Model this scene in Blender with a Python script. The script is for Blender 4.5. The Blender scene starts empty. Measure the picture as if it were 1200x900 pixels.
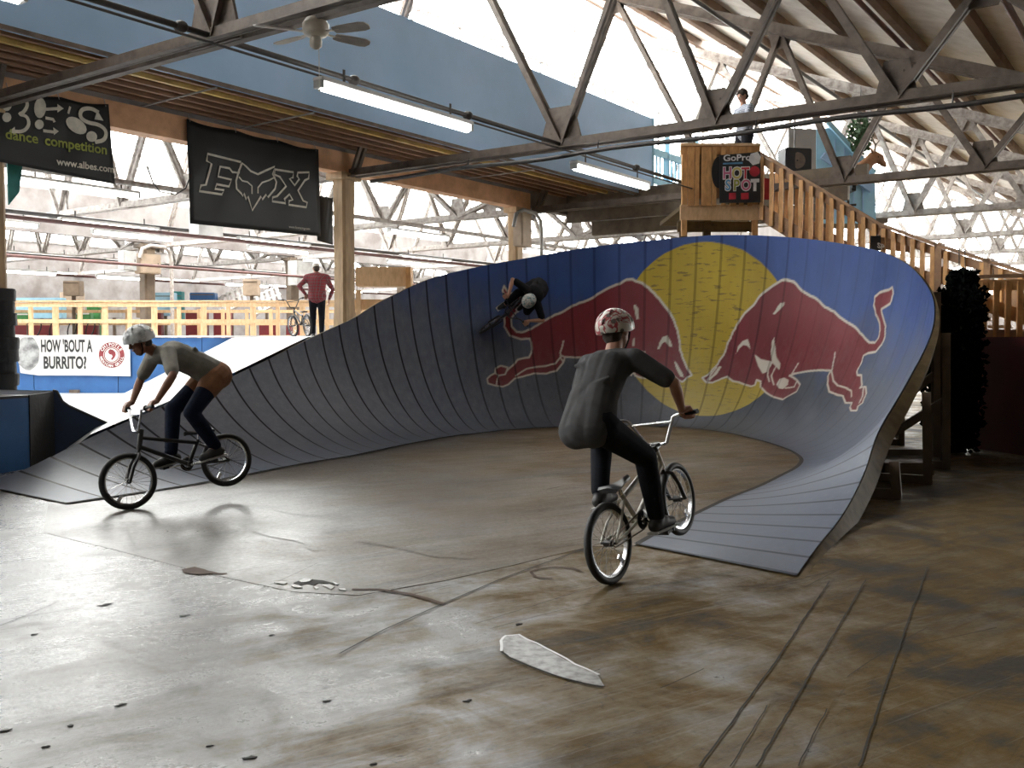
import bpy, bmesh, math, random
import numpy as np
from mathutils import Vector, Matrix, Euler, Quaternion

scn = bpy.context.scene
COL = scn.collection
PI = math.pi
random.seed(7)

# ------------------------------------------------------------------ camera
F = 1131.0
CAMZ = 1.5
PITCH = math.atan(50 / F)
cam_d = bpy.data.cameras.new('camera')
cam_d.lens = 36.0 * F / 1200.0
cam_d.sensor_width = 36.0
cam_d.clip_end = 400
cam = bpy.data.objects.new('camera', cam_d)
COL.objects.link(cam)
cam.location = (0, 0, CAMZ)
cam.rotation_euler = (PI / 2 - PITCH, 0, 0)
scn.camera = cam

# ------------------------------------------------------------------ world, exposure, light
vs = scn.view_settings
vs.view_transform = 'Standard'
vs.look = 'None'
vs.gamma = 1.0
vs.use_curve_mapping = False
vs.exposure = 0.85
scn.cycles.use_denoising = True
scn.cycles.max_bounces = 8
scn.cycles.diffuse_bounces = 4
scn.cycles.glossy_bounces = 3
scn.cycles.transparent_max_bounces = 12
scn.cycles.sample_clamp_indirect = 6.0
scn.cycles.caustics_reflective = False
scn.cycles.caustics_refractive = False

world = bpy.data.worlds.new('overcast_sky')
scn.world = world
world.use_nodes = True
wb = world.node_tree.nodes['Background']
wb.inputs[0].default_value = (1.0, 0.985, 0.955, 1)
wb.inputs[1].default_value = 11.0
TUBE = 9.0

# warehouse grid: a runs along the hall, b runs across it (to the left)
AZ = math.radians(35.3)
AX = Vector((math.sin(AZ), math.cos(AZ), 0))
BX = Vector((-math.cos(AZ), math.sin(AZ), 0))
ROTB = math.atan2(BX.y, BX.x)       # local x along b
ROTA = math.atan2(AX.y, AX.x)       # local x along a


def W(a, b, z=0.0):
    return AX * a + BX * b + Vector((0, 0, z))


def ray(px, py):
    c, s = math.cos(PITCH), math.sin(PITCH)
    u, v = (px - 600) / F, (450 - py) / F
    return Vector((u, c + v * s, -s + v * c))


def P(px, py, Y):
    r = ray(px, py)
    return Vector((0, 0, CAMZ)) + r * (Y / r.y)


def G(px, py, z=0.0):
    r = ray(px, py)
    return Vector((0, 0, CAMZ)) + r * ((z - CAMZ) / r.z)


def onb(px, py, b):                 # point of the vertical plane b = const
    r = ray(px, py)
    return Vector((0, 0, CAMZ)) + r * (b / r.dot(BX))


# ------------------------------------------------------------------ materials
def nd(nt, typ, **kw):
    n = nt.nodes.new(typ)
    for k, v in kw.items():
        setattr(n, k, v)
    return n


def ramp(nt, src, stops):
    r = nd(nt, 'ShaderNodeValToRGB')
    e = r.color_ramp.elements
    while len(e) < len(stops):
        e.new(0.5)
    for i, (p, c) in enumerate(stops):
        e[i].position = p
        e[i].color = (*c, 1) if len(c) == 3 else c
    nt.links.new(src, r.inputs[0])
    return r.outputs[0]


def mixc(nt, fac, c1, c2, mode='MIX'):
    m = nd(nt, 'ShaderNodeMix', data_type='RGBA', blend_type=mode)
    for i, v in ((0, fac), (6, c1), (7, c2)):
        if hasattr(v, 'is_output') or isinstance(v, bpy.types.NodeSocket):
            nt.links.new(v, m.inputs[i])
        elif i == 0:
            m.inputs[0].default_value = v
        else:
            m.inputs[i].default_value = (*v, 1)
    return m.outputs[2]


def vmath(nt, op, a, b=None, c=None):
    m = nd(nt, 'ShaderNodeMath', operation=op)
    for i, v in enumerate((a, b, c)):
        if v is None:
            continue
        if isinstance(v, bpy.types.NodeSocket):
            nt.links.new(v, m.inputs[i])
        else:
            m.inputs[i].default_value = v
    return m.outputs[0]


def coords(nt, scale=(1, 1, 1), rot=(0, 0, 0), kind='Object'):
    tc = nd(nt, 'ShaderNodeTexCoord')
    mp = nd(nt, 'ShaderNodeMapping')
    mp.inputs['Scale'].default_value = scale
    mp.inputs['Rotation'].default_value = rot
    if kind == 'World':
        g = nd(nt, 'ShaderNodeNewGeometry')
        nt.links.new(g.outputs['Position'], mp.inputs[0])
    else:
        nt.links.new(tc.outputs[kind], mp.inputs[0])
    return mp.outputs[0]


def streaks(nt, along, across, deg):
    """world position squeezed so that noise runs in streaks at deg from +x"""
    g = nd(nt, 'ShaderNodeNewGeometry')
    mp = nd(nt, 'ShaderNodeMapping', vector_type='TEXTURE')
    mp.inputs['Scale'].default_value = (along, across, 1)
    mp.inputs['Rotation'].default_value = (0, 0, math.radians(deg))
    nt.links.new(g.outputs['Position'], mp.inputs[0])
    return mp.outputs[0]


def noise(nt, vec, scale, detail=4, rough=0.55, dist=0.0):
    n = nd(nt, 'ShaderNodeTexNoise')
    n.inputs['Scale'].default_value = scale
    n.inputs['Detail'].default_value = detail
    n.inputs['Roughness'].default_value = rough
    n.inputs['Distortion'].default_value = dist
    nt.links.new(vec, n.inputs['Vector'])
    return n.outputs[0]


def newmat(name):
    m = bpy.data.materials.new(name)
    m.use_nodes = True
    nt = m.node_tree
    return m, nt, nt.nodes['Principled BSDF']


def mat(name, c, rough=0.6, metal=0.0, var=0.18, scale=6.0, bump=0.15, stretch=(1, 1, 1), c2=None, spec=0.5, kind='World', rot=(0, 0, 0)):
    m, nt, b = newmat(name)
    v = coords(nt, stretch, rot, kind=kind)
    n = noise(nt, v, scale, 5, 0.6)
    d = c2 if c2 else tuple(x * (1 - var * 1.6) for x in c)
    col = ramp(nt, n, [(0.32, d), (0.62, c)])
    nt.links.new(col, b.inputs['Base Color'])
    b.inputs['Roughness'].default_value = rough
    b.inputs['Metallic'].default_value = metal
    b.inputs['Specular IOR Level'].default_value = spec
    if bump:
        bp = nd(nt, 'ShaderNodeBump')
        bp.inputs['Strength'].default_value = bump
        bp.inputs['Distance'].default_value = 0.01
        nt.links.new(n, bp.inputs['Height'])
        nt.links.new(bp.outputs[0], b.inputs['Normal'])
    return m


def emit(name, c, s):
    m = bpy.data.materials.new(name)
    m.use_nodes = True
    nt = m.node_tree
    nt.nodes.clear()
    e = nd(nt, 'ShaderNodeEmission')
    e.inputs[0].default_value = (*c, 1)
    e.inputs[1].default_value = s
    o = nd(nt, 'ShaderNodeOutputMaterial')
    nt.links.new(e.outputs[0], o.inputs[0])
    return m


M = {}
M['steel'] = mat('weathered_steel', (0.165, 0.13, 0.105), 0.6, 0.1, scale=5, c2=(0.085, 0.065, 0.052))
M['pipe'] = mat('dull_conduit', (0.075, 0.068, 0.066), 0.5, 0.3, scale=20)
M['white_steel'] = mat('whitewashed_steel', (0.52, 0.49, 0.46), 0.6, 0.0, scale=8, c2=(0.26, 0.22, 0.20))
M['roof_board'] = mat('whitewashed_boards', (0.88, 0.86, 0.83), 0.7, 0, scale=3.0, c2=(0.72, 0.69, 0.65), bump=0.1)
M['roof_far'] = mat('dusty_roof_boards', (0.50, 0.46, 0.42), 0.8, 0, scale=6.0, c2=(0.34, 0.30, 0.27), bump=0.1)
M['deck_beam'] = mat('dark_weathered_beam', (0.15, 0.115, 0.075), 0.7, scale=4, c2=(0.08, 0.06, 0.045))
M['purlin'] = mat('old_roof_timber', (0.30, 0.22, 0.17), 0.8, scale=2.0, c2=(0.20, 0.14, 0.11))
M['purlin_white'] = mat('whitewashed_timber', (0.55, 0.52, 0.48), 0.8, scale=3.0, c2=(0.26, 0.21, 0.18))
M['joist'] = mat('dark_joist_timber', (0.34, 0.20, 0.12), 0.7, scale=3, c2=(0.22, 0.13, 0.08))
M['joist_y'] = mat('yellow_joist_timber', (0.75, 0.56, 0.17), 0.6, scale=3, c2=(0.45, 0.30, 0.12))
M['timber'] = mat('amber_timber', (0.78, 0.45, 0.25), 0.65, scale=3, c2=(0.55, 0.31, 0.17))
M['post'] = mat('painted_post_timber', (0.52, 0.36, 0.20), 0.6, scale=4, c2=(0.36, 0.24, 0.13), stretch=(3, 3, .6))
M['pine'] = mat('new_pine', (0.72, 0.49, 0.28), 0.6, scale=5, c2=(0.56, 0.36, 0.19), stretch=(3, 3, 1))
M['pine_dark'] = mat('stained_pine', (0.36, 0.21, 0.11), 0.6, scale=5, c2=(0.22, 0.12, 0.07))
M['pine_gold'] = mat('golden_pine', (0.66, 0.36, 0.14), 0.6, scale=5, c2=(0.44, 0.23, 0.09), stretch=(3, 3, 1))
M['blue_wall'] = mat('sky_blue_wall_paint', (0.36, 0.53, 0.76), 0.55, scale=0.7, c2=(0.30, 0.47, 0.69), bump=0.03)
M['lblue'] = mat('pale_blue_boards', (0.36, 0.62, 0.78), 0.55, scale=3, c2=(0.28, 0.52, 0.68))
M['blue_panel'] = mat('strong_blue_paint', (0.035, 0.13, 0.34), 0.5, scale=2, c2=(0.025, 0.10, 0.27), bump=.05)
M['dblue_panel'] = mat('dark_blue_paint', (0.012, 0.03, 0.075), 0.6, scale=2)
M['white_panel'] = mat('white_cap_paint', (0.75, 0.75, 0.74), 0.4, scale=2)
M['black_vinyl'] = mat('black_vinyl', (0.022, 0.022, 0.022), 0.42, scale=2, bump=0.3, spec=.3)
M['white_vinyl'] = mat('white_vinyl', (0.68, 0.66, 0.62), 0.45, scale=2, c2=(0.60, 0.58, 0.55), bump=0.1)
M['ink_cream'] = mat('cream_print', (0.74, 0.70, 0.60), 0.6, bump=0)
M['ink_white'] = mat('white_print', (0.78, 0.78, 0.78), 0.6, bump=0)
M['ink_green'] = mat('olive_print', (0.34, 0.38, 0.06), 0.6, bump=0)
M['ink_black'] = mat('black_print', (0.03, 0.03, 0.03), 0.6, bump=0)
M['ink_red'] = mat('red_print', (0.50, 0.03, 0.05), 0.6, bump=0)
M['ink_maroon'] = mat('maroon_print', (0.25, 0.035, 0.04), 0.6, bump=0)
M['ink_blue'] = mat('blue_print', (0.12, 0.32, 0.55), 0.6, bump=0)
M['ink_pink'] = mat('pink_print', (0.62, 0.16, 0.28), 0.6, bump=0)
M['ink_grey'] = mat('foil_grey_print', (0.42, 0.42, 0.41), 0.5, scale=5, c2=(0.12, 0.12, 0.12), bump=0)
M['ink_yellow'] = mat('yellow_print', (0.62, 0.55, 0.18), 0.6, bump=0)
M['fan'] = mat('cream_enamel', (0.70, 0.65, 0.56), 0.4, bump=0)
M['fan_blade'] = mat('grey_fan_blade', (0.50, 0.47, 0.43), 0.5, bump=0)
M['red_wall'] = mat('dark_maroon_paint', (0.10, 0.008, 0.010), 0.6, scale=2)
M['old_pipe'] = mat('dull_maroon_pipe', (0.15, 0.065, 0.06), 0.6, scale=6, c2=(0.09, 0.05, 0.045))
M['maroon'] = mat('maroon_panel', (0.17, 0.012, 0.02), 0.6, scale=3)
M['green'] = mat('green_panel', (0.05, 0.25, 0.06), 0.6)
M['teal'] = mat('teal_cloth', (0.03, 0.22, 0.22), 0.7)
M['cardboard'] = mat('beige_box', (0.44, 0.34, 0.25), 0.7, scale=4)
M['galv'] = mat('galvanised_metal', (0.42, 0.42, 0.41), 0.45, 0.2, scale=4)
M['brick'] = mat('dull_far_wall', (0.30, 0.28, 0.27), 0.8, scale=1.2, c2=(0.18, 0.15, 0.14))
M['concrete_wall'] = mat('grey_room_wall', (0.24, 0.22, 0.20), 0.8, scale=1)
M['pad'] = mat('black_foam_pad', (0.012, 0.012, 0.013), 0.75, scale=14, bump=0.8)
M['ply'] = mat('plywood_edge', (0.15, 0.108, 0.055), 0.7, scale=6, c2=(0.09, 0.064, 0.034), spec=.2)
M['ply_dark'] = mat('dusty_plywood', (0.15, 0.11, 0.075), 0.7, scale=4)
M['deck'] = mat('pale_riding_surface', (0.55, 0.56, 0.58), 0.28, scale=2, c2=(0.45, 0.46, 0.48), bump=0.05)
M['tube'] = emit('lit_fluorescent_tube', (1.0, 0.97, 0.90), TUBE)
M['bulb'] = emit('lit_bulb', (1.0, 0.93, 0.75), TUBE * 1.5)
M['needles'] = mat('black_green_foliage', (0.004, 0.006, 0.005), 0.95, scale=30, spec=0.05)
M['ivy'] = mat('ivy_green', (0.07, 0.14, 0.06), 0.6, scale=30, c2=(0.02, 0.05, 0.02))
M['hide'] = mat('deer_hide', (0.28, 0.13, 0.06), 0.8, scale=15)
M['antler'] = mat('antler_bone', (0.22, 0.17, 0.12), 0.6, scale=15)
M['skin'] = mat('skin', (0.42, 0.22, 0.15), 0.5, var=.06, scale=12, bump=.03, kind='Object', spec=.35)
M['skin_tan'] = mat('tanned_skin', (0.25, 0.115, 0.07), 0.5, var=.08, scale=12, bump=.03, kind='Object', spec=.35)
M['hair'] = mat('dark_brown_hair', (0.04, 0.025, 0.018), 0.7, scale=60, bump=.6, kind='Object')
M['char_shirt'] = mat('charcoal_cotton', (0.075, 0.075, 0.078), 0.9, scale=9, kind='Object', spec=.15)
M['grey_shirt'] = mat('warm_grey_cotton', (0.24, 0.23, 0.20), 0.85, scale=9, kind='Object')
M['black_cloth'] = mat('black_cotton', (0.012, 0.012, 0.014), 0.9, scale=9, kind='Object', spec=.12)
M['dark_trousers'] = mat('black_denim', (0.014, 0.015, 0.02), 0.9, scale=12, kind='Object', spec=.12)
M['navy'] = mat('navy_denim', (0.012, 0.017, 0.034), 0.9, scale=12, kind='Object', spec=.12)
M['rust'] = mat('rust_brown_cloth', (0.23, 0.10, 0.045), 0.85, scale=9, kind='Object')
M['tyre'] = mat('black_rubber', (0.017, 0.017, 0.018), 0.6, scale=30, kind='Object')
M['rim'] = mat('brushed_rim', (0.55, 0.56, 0.58), 0.25, 1.0, scale=20, bump=0, kind='Object')
M['chrome'] = mat('chrome_tube', (0.75, 0.76, 0.78), 0.15, 1.0, scale=20, bump=0, kind='Object')
M['frame_black'] = mat('black_frame_enamel', (0.02, 0.02, 0.022), 0.35, scale=20, bump=0, kind='Object')
M['frame_cream'] = mat('cream_frame_enamel', (0.52, 0.49, 0.42), 0.35, scale=20, bump=0, kind='Object')
M['shoe'] = mat('dark_shoe', (0.03, 0.028, 0.028), 0.6, scale=20, kind='Object')
M['sole'] = mat('white_rubber_sole', (0.5, 0.5, 0.48), 0.6, scale=20, bump=0, kind='Object')
M['cap_white'] = mat('off_white_cap', (0.60, 0.58, 0.54), 0.7, scale=14, kind='Object')
M['black_plastic'] = mat('black_plastic', (0.02, 0.02, 0.022), 0.4, bump=0)
M['eye_white'] = mat('eye_white', (0.7, 0.7, 0.68), 0.2, bump=0)
M['eye_dark'] = mat('eye_iris', (0.04, 0.02, 0.015), 0.2, bump=0)
M['lips'] = mat('lips', (0.30, 0.10, 0.085), 0.5, bump=0)


def helmet_mat(name, base, patch, dark):
    m, nt, b = newmat(name)
    v = coords(nt, (1, 1, 1))
    vo = nd(nt, 'ShaderNodeTexVoronoi')
    vo.inputs['Scale'].default_value = 15
    nt.links.new(v, vo.inputs['Vector'])
    n = noise(nt, v, 13, 2, .5, .8)
    c1 = ramp(nt, n, [(0.47, base), (0.5, patch), (0.56, patch), (0.58, base)])
    c2 = mixc(nt, ramp(nt, vo.outputs['Distance'], [(0.2, (1, 1, 1)), (0.28, (0, 0, 0))]), c1, dark)
    nt.links.new(c2, b.inputs['Base Color'])
    b.inputs['Roughness'].default_value = 0.35
    return m


M['helmet_red'] = helmet_mat('white_red_helmet', (0.55, 0.52, 0.47), (0.32, 0.04, 0.05), (0.10, 0.09, 0.08))
M['helmet_green'] = helmet_mat('white_teal_helmet', (0.52, 0.50, 0.48), (0.12, 0.26, 0.27), (0.16, 0.12, 0.12))
M['helmet_grey'] = helmet_mat('pale_grey_helmet', (0.55, 0.57, 0.58), (0.42, 0.45, 0.46), (0.25, 0.26, 0.27))


def plaid_mat(name, c1, c2, c3, sc):
    m, nt, b = newmat(name)
    v = coords(nt, (1, 1, 1))
    sx = nd(nt, 'ShaderNodeSeparateXYZ')
    nt.links.new(v, sx.inputs[0])
    def stripe(src, f, t):
        s = vmath(nt, 'SINE', vmath(nt, 'MULTIPLY', src, f))
        return vmath(nt, 'GREATER_THAN', s, t)
    hx = vmath(nt, 'ADD', sx.outputs[0], sx.outputs[1])
    f1 = vmath(nt, 'MULTIPLY', stripe(hx, sc, 0.2), 0.6)
    f2 = vmath(nt, 'MULTIPLY', stripe(sx.outputs[2], sc, 0.2), 0.6)
    c = mixc(nt, f1, c1, c2)
    c = mixc(nt, f2, c, c2)
    f3 = vmath(nt, 'MULTIPLY', vmath(nt, 'MAXIMUM', stripe(hx, sc, 0.96), stripe(sx.outputs[2], sc, 0.96)), 0.7)
    c = mixc(nt, f3, c, c3)
    nt.links.new(c, b.inputs['Base Color'])
    b.inputs['Roughness'].default_value = 0.85
    return m


M['plaid_red'] = plaid_mat('red_plaid_flannel', (0.22, 0.025, 0.035), (0.06, 0.012, 0.02), (0.30, 0.20, 0.20), 90)
M['plaid_grey'] = plaid_mat('grey_blue_plaid', (0.30, 0.32, 0.38), (0.07, 0.08, 0.11), (0.62, 0.62, 0.66), 80)

# glass of the roof lights
m = bpy.data.materials.new('dusty_roof_glass')
m.use_nodes = True
nt = m.node_tree
nt.nodes.clear()
tr = nd(nt, 'ShaderNodeBsdfTransparent'); tr.inputs[0].default_value = (0.92, 0.95, 0.96, 1)
gl = nd(nt, 'ShaderNodeBsdfGlossy'); gl.inputs['Roughness'].default_value = 0.15
mx = nd(nt, 'ShaderNodeMixShader'); mx.inputs[0].default_value = 0.05
ou = nd(nt, 'ShaderNodeOutputMaterial')
nt.links.new(tr.outputs[0], mx.inputs[1]); nt.links.new(gl.outputs[0], mx.inputs[2]); nt.links.new(mx.outputs[0], ou.inputs[0])
M['glass'] = m


def floor_mat(name, slab=False):
    m, nt, b = newmat(name)
    w = coords(nt, (1, 1, 1), kind='World')
    sp = nd(nt, 'ShaderNodeSeparateXYZ')
    nt.links.new(w, sp.inputs[0])
    # wear streaks laid by tyres, roughly along one direction
    ws = streaks(nt, 2.4, 0.30, 33)
    ws2 = streaks(nt, 1.1, 0.018, 35)
    ws3 = streaks(nt, .9, 0.016, 52)
    ws4 = streaks(nt, 1.0, 0.016, 14)
    big = noise(nt, w, 0.55, 4, 0.6)
    st = noise(nt, ws, 3.0, 8, 0.72, 0.4)
    fine = noise(nt, w, 26, 6, 0.75)
    # grey where the coating is rubbed through (to the left), ochre where it stands (to the right)
    side = vmath(nt, 'MINIMUM', vmath(nt, 'MULTIPLY_ADD', sp.outputs[0], 0.20, 0.51), 0.66)
    g = vmath(nt, 'ADD', vmath(nt, 'ADD', side, vmath(nt, 'MULTIPLY_ADD', big, 1.1, -0.55)), vmath(nt, 'MULTIPLY_ADD', st, 0.55, -0.275))
    blot = noise(nt, w, 1.7, 6, 0.65, 0.6)
    if slab:
        c = ramp(nt, vmath(nt, 'ADD', g, vmath(nt, 'MULTIPLY_ADD', blot, .5, -.25)), [(0.1, (0.090, 0.078, 0.062)), (0.5, (0.112, 0.082, 0.048)), (0.9, (0.120, 0.078, 0.036))])
    else:
        g = vmath(nt, 'ADD', g, vmath(nt, 'MULTIPLY_ADD', blot, 1.3, -.65))
        c = ramp(nt, g, [(0.02, (0.19, 0.19, 0.19)), (0.34, (0.125, 0.115, 0.098)), (0.50, (0.122, 0.086, 0.038)), (0.72, (0.110, 0.070, 0.022)), (.86, (0.05, 0.042, 0.032)), (1.0, (0.040, 0.036, 0.030))])
    dk = noise(nt, ws, 0.9, 6, 0.7, 0.8)
    c = mixc(nt, ramp(nt, dk, [(0.50, (0, 0, 0)), (0.64, (0.6, 0.6, 0.6))]), c, (0.036, 0.034, 0.032))
    c = mixc(nt, ramp(nt, fine, [(0.60, (0, 0, 0)), (0.72, (0.75, 0.75, 0.75))]), c, (0.035, 0.028, 0.02))
    scm = ramp(nt, st, [(0.56, (0, 0, 0)), (0.70, (0.25, 0.25, 0.25))])
    if not slab:
        c = mixc(nt, scm, c, (0.22, 0.215, 0.205))
    for w_, t0, col_ in ((ws2, .62, (0.24, 0.23, 0.21)), (ws3, .62, (0.03, 0.026, 0.022)), (ws2, .30, (0.035, 0.03, 0.026)), (ws4, .66, (0.20, 0.195, 0.185))):
        nz = noise(nt, w_, 1.0, 2, .5)
        st_ = [(t0, (0, 0, 0)), (t0 + .05, (.55, .55, .55))] if t0 > .5 else [(t0 - .05, (.5, .5, .5)), (t0, (0, 0, 0))]
        msk = ramp(nt, nz, st_)
        c = mixc(nt, vmath(nt, 'MULTIPLY', msk, .3 if slab else .48), c, col_)
    spk = noise(nt, w, 9, 8, .85)
    c = mixc(nt, ramp(nt, spk, [(.555, (0, 0, 0)), (.66, (.8, .8, .8))]), c, (0.03, 0.026, 0.022))
    nt.links.new(c, b.inputs['Base Color'])
    # rubbed grey parts are polished, ochre parts stay dull
    gg = nd(nt, 'ShaderNodeMapRange')
    gg.inputs['From Min'].default_value = 0.15
    gg.inputs['From Max'].default_value = 0.75
    gg.inputs['To Min'].default_value = 0.28 if not slab else 0.36
    gg.inputs['To Max'].default_value = 0.60 if not slab else 0.52
    nt.links.new(g, gg.inputs[0])
    rg = vmath(nt, 'ADD', gg.outputs[0], vmath(nt, 'ADD', vmath(nt, 'MULTIPLY_ADD', fine, 0.45, -.22), vmath(nt, 'MULTIPLY_ADD', blot, 0.35, -.17)))
    nt.links.new(rg, b.inputs['Roughness'])
    sg = nd(nt, 'ShaderNodeMapRange')
    sg.inputs['From Min'].default_value = 0.2
    sg.inputs['From Max'].default_value = 0.7
    sg.inputs['To Min'].default_value = 0.85 if not slab else 0.8
    sg.inputs['To Max'].default_value = 0.10
    nt.links.new(g, sg.inputs[0])
    nt.links.new(sg.outputs[0], b.inputs['Specular IOR Level'])
    bp = nd(nt, 'ShaderNodeBump')
    bp.inputs['Strength'].default_value = 0.55 if not slab else 0.16
    bp.inputs['Distance'].default_value = 0.008
    h = vmath(nt, 'ADD', vmath(nt, 'MULTIPLY', fine, 0.5), st)
    nt.links.new(h, bp.inputs['Height'])
    nt.links.new(bp.outputs[0], b.inputs['Normal'])
    return m


M['floor'] = floor_mat('worn_coated_floor')
M['slab'] = floor_mat('smooth_floor_slab', True)
M['chalk'] = mat('scuffed_white_patch', (0.36, 0.36, 0.35), 0.35, scale=20, c2=(0.14, 0.13, 0.12))
M['crack'] = mat('rusty_crack', (0.07, 0.035, 0.018), 0.8, scale=20)
M['joint'] = mat('dark_joint', (0.018, 0.015, 0.012), 0.8, scale=20)


# ------------------------------------------------------------------ mesh building
class MB:
    def __init__(self):
        self.v = []
        self.f = []
        self.smooth = False

    def add(self, vs, fs):
        o = len(self.v)
        self.v += [Vector(p) for p in vs]
        self.f += [tuple(i + o for i in f) for f in fs]
        return self

    def box(self, c, s, R=None):
        hx, hy, hz = s[0] / 2, s[1] / 2, s[2] / 2
        vs = [Vector((x, y, z)) for x in (-hx, hx) for y in (-hy, hy) for z in (-hz, hz)]
        if R is not None:
            vs = [R @ p for p in vs]
        c = Vector(c)
        return self.add([p + c for p in vs], [(0, 1, 3, 2), (4, 6, 7, 5), (0, 4, 5, 1), (2, 3, 7, 6), (0, 2, 6, 4), (1, 5, 7, 3)])

    def beam(self, p0, p1, w, h, up=(0, 0, 1)):
        p0, p1 = Vector(p0), Vector(p1)
        d = (p1 - p0)
        L = d.length
        d.normalize()
        up = Vector(up)
        if abs(d.dot(up)) > 0.98:
            up = Vector((1, 0, 0))
        s = d.cross(up).normalized()
        u = s.cross(d).normalized()
        R = Matrix((s, d, u)).transposed()
        return self.box((p0 + p1) / 2, (w, L, h), R)

    def tube(self, pts, r, n=8, closed=False, cap=True):
        pts = [Vector(p) for p in pts]
        rs = r if isinstance(r, (list, tuple)) else [r] * len(pts)
        rings = []
        prev = None
        N = len(pts)
        for i, p in enumerate(pts):
            if closed:
                t = (pts[(i + 1) % N] - pts[i - 1]).normalized()
            else:
                t = (pts[min(i + 1, N - 1)] - pts[max(i - 1, 0)]).normalized()
            if prev is None:
                ref = Vector((0, 0, 1)) if abs(t.z) < 0.9 else Vector((1, 0, 0))
                u = t.cross(ref).normalized()
            else:
                u = (prev - t * prev.dot(t)).normalized()
            prev = u
            w = t.cross(u)
            rings.append([p + (u * math.cos(2 * PI * k / n) + w * math.sin(2 * PI * k / n)) * rs[i] for k in range(n)])
        vs = [q for rg in rings for q in rg]
        fs = []
        M_ = N if closed else N - 1
        for i in range(M_):
            j = (i + 1) % N
            for k in range(n):
                k2 = (k + 1) % n
                fs.append((i * n + k, i * n + k2, j * n + k2, j * n + k))
        if not closed and cap:
            fs.append(tuple(range(n - 1, -1, -1)))
            fs.append(tuple((N - 1) * n + k for k in range(n)))
        self.smooth = True
        return self.add(vs, fs)

    def ell(self, c, r, R=None, n=16, m=10):
        r = (r, r, r) if isinstance(r, (int, float)) else r
        vs = [Vector((0, 0, r[2]))]
        for i in range(1, m):
            th = PI * i / m
            for k in range(n):
                ph = 2 * PI * k / n
                vs.append(Vector((r[0] * math.sin(th) * math.cos(ph), r[1] * math.sin(th) * math.sin(ph), r[2] * math.cos(th))))
        vs.append(Vector((0, 0, -r[2])))
        if R is not None:
            vs = [R @ p for p in vs]
        c = Vector(c)
        fs = []
        for k in range(n):
            fs.append((0, 1 + k, 1 + (k + 1) % n))
            e = len(vs) - 1
            b0 = 1 + (m - 2) * n
            fs.append((e, b0 + (k + 1) % n, b0 + k))
        for i in range(m - 2):
            for k in range(n):
                a0 = 1 + i * n
                fs.append((a0 + k, a0 + n + k, a0 + n + (k + 1) % n, a0 + (k + 1) % n))
        self.smooth = True
        return self.add([p + c for p in vs], fs)

    def cap(self, p0, r0, p1, r1, n=14):
        """tapered capsule"""
        p0, p1 = Vector(p0), Vector(p1)
        d = (p1 - p0)
        L = d.length
        if L < 1e-5:
            return self.ell(p0, max(r0, r1))
        d.normalize()
        pts, rs = [], []
        K = 4
        for i in range(K + 1):
            t = PI / 2 * (1 - i / K)
            pts.append(p0 - d * r0 * math.sin(t)); rs.append(max(r0 * math.cos(t), 1e-4))
        for i in range(K + 1):
            t = PI / 2 * i / K
            pts.append(p1 + d * r1 * math.sin(t)); rs.append(max(r1 * math.cos(t), 1e-4))
        return self.tube(pts, rs, n)

    def prism(self, poly, nrm, t):
        """closed polygon of 3D points, thickened by t along nrm (both ways half)"""
        nrm = Vector(nrm).normalized() * t / 2
        n = len(poly)
        vs = [Vector(p) + nrm for p in poly] + [Vector(p) - nrm for p in poly]
        fs = [tuple(range(n)), tuple(range(2 * n - 1, n - 1, -1))]
        for i in range(n):
            j = (i + 1) % n
            fs.append((i, i + n, j + n, j))
        return self.add(vs, fs)

    def lathe(self, prof, c=(0, 0, 0), axis='z', n=24):
        vs = []
        for (r, h) in prof:
            for k in range(n):
                t = 2 * PI * k / n
                if axis == 'z':
                    p = (r * math.cos(t), r * math.sin(t), h)
                elif axis == 'y':
                    p = (r * math.cos(t), h, r * math.sin(t))
                else:
                    p = (h, r * math.cos(t), r * math.sin(t))
                vs.append(Vector(p) + Vector(c))
        fs = []
        for i in range(len(prof) - 1):
            for k in range(n):
                k2 = (k + 1) % n
                fs.append((i * n + k, i * n + k2, (i + 1) * n + k2, (i + 1) * n + k))
        self.smooth = True
        return self.add(vs, fs)

    def ribbon(self, pts, w, nrm, t=0.002, closed=False):
        """flat stroke of width w following 3D points that lie in the plane with normal nrm"""
        nrm = Vector(nrm).normalized()
        pts = [Vector(p) for p in pts]
        N = len(pts)
        L, R_ = [], []
        for i in range(N):
            if closed:
                a, b = pts[i - 1], pts[(i + 1) % N]
            else:
                a, b = pts[max(i - 1, 0)], pts[min(i + 1, N - 1)]
            d = (b - a).normalized()
            s = d.cross(nrm).normalized() * w / 2
            L.append(pts[i] + s); R_.append(pts[i] - s)
        o = nrm * t
        vs = [p + o for p in L] + [p + o for p in R_]
        fs = []
        for i in range(N if closed else N - 1):
            j = (i + 1) % N
            fs.append((i, j, N + j, N + i))
        return self.add(vs, fs)

    def build(self, name, m, parent=None, bevel=0.0, smooth=None, world=True):
        me = bpy.data.meshes.new(name)
        inv = None
        if parent is not None and world:
            inv = MW[parent.name].inverted()
        vs = [inv @ p for p in self.v] if inv is not None else self.v
        me.from_pydata([tuple(p) for p in vs], [], self.f)
        bm = bmesh.new(); bm.from_mesh(me)
        bmesh.ops.recalc_face_normals(bm, faces=bm.faces)
        if bevel:
            bmesh.ops.bevel(bm, geom=[e for e in bm.edges], offset=bevel, segments=2, affect='EDGES', clamp_overlap=True)
        bm.to_mesh(me); bm.free()
        if (self.smooth if smooth is None else smooth):
            me.polygons.foreach_set('use_smooth', [True] * len(me.polygons))
            me.set_sharp_from_angle(angle=math.radians(50))
        me.materials.append(M[m] if isinstance(m, str) else m)
        o = bpy.data.objects.new(name, me)
        COL.objects.link(o)
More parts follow.
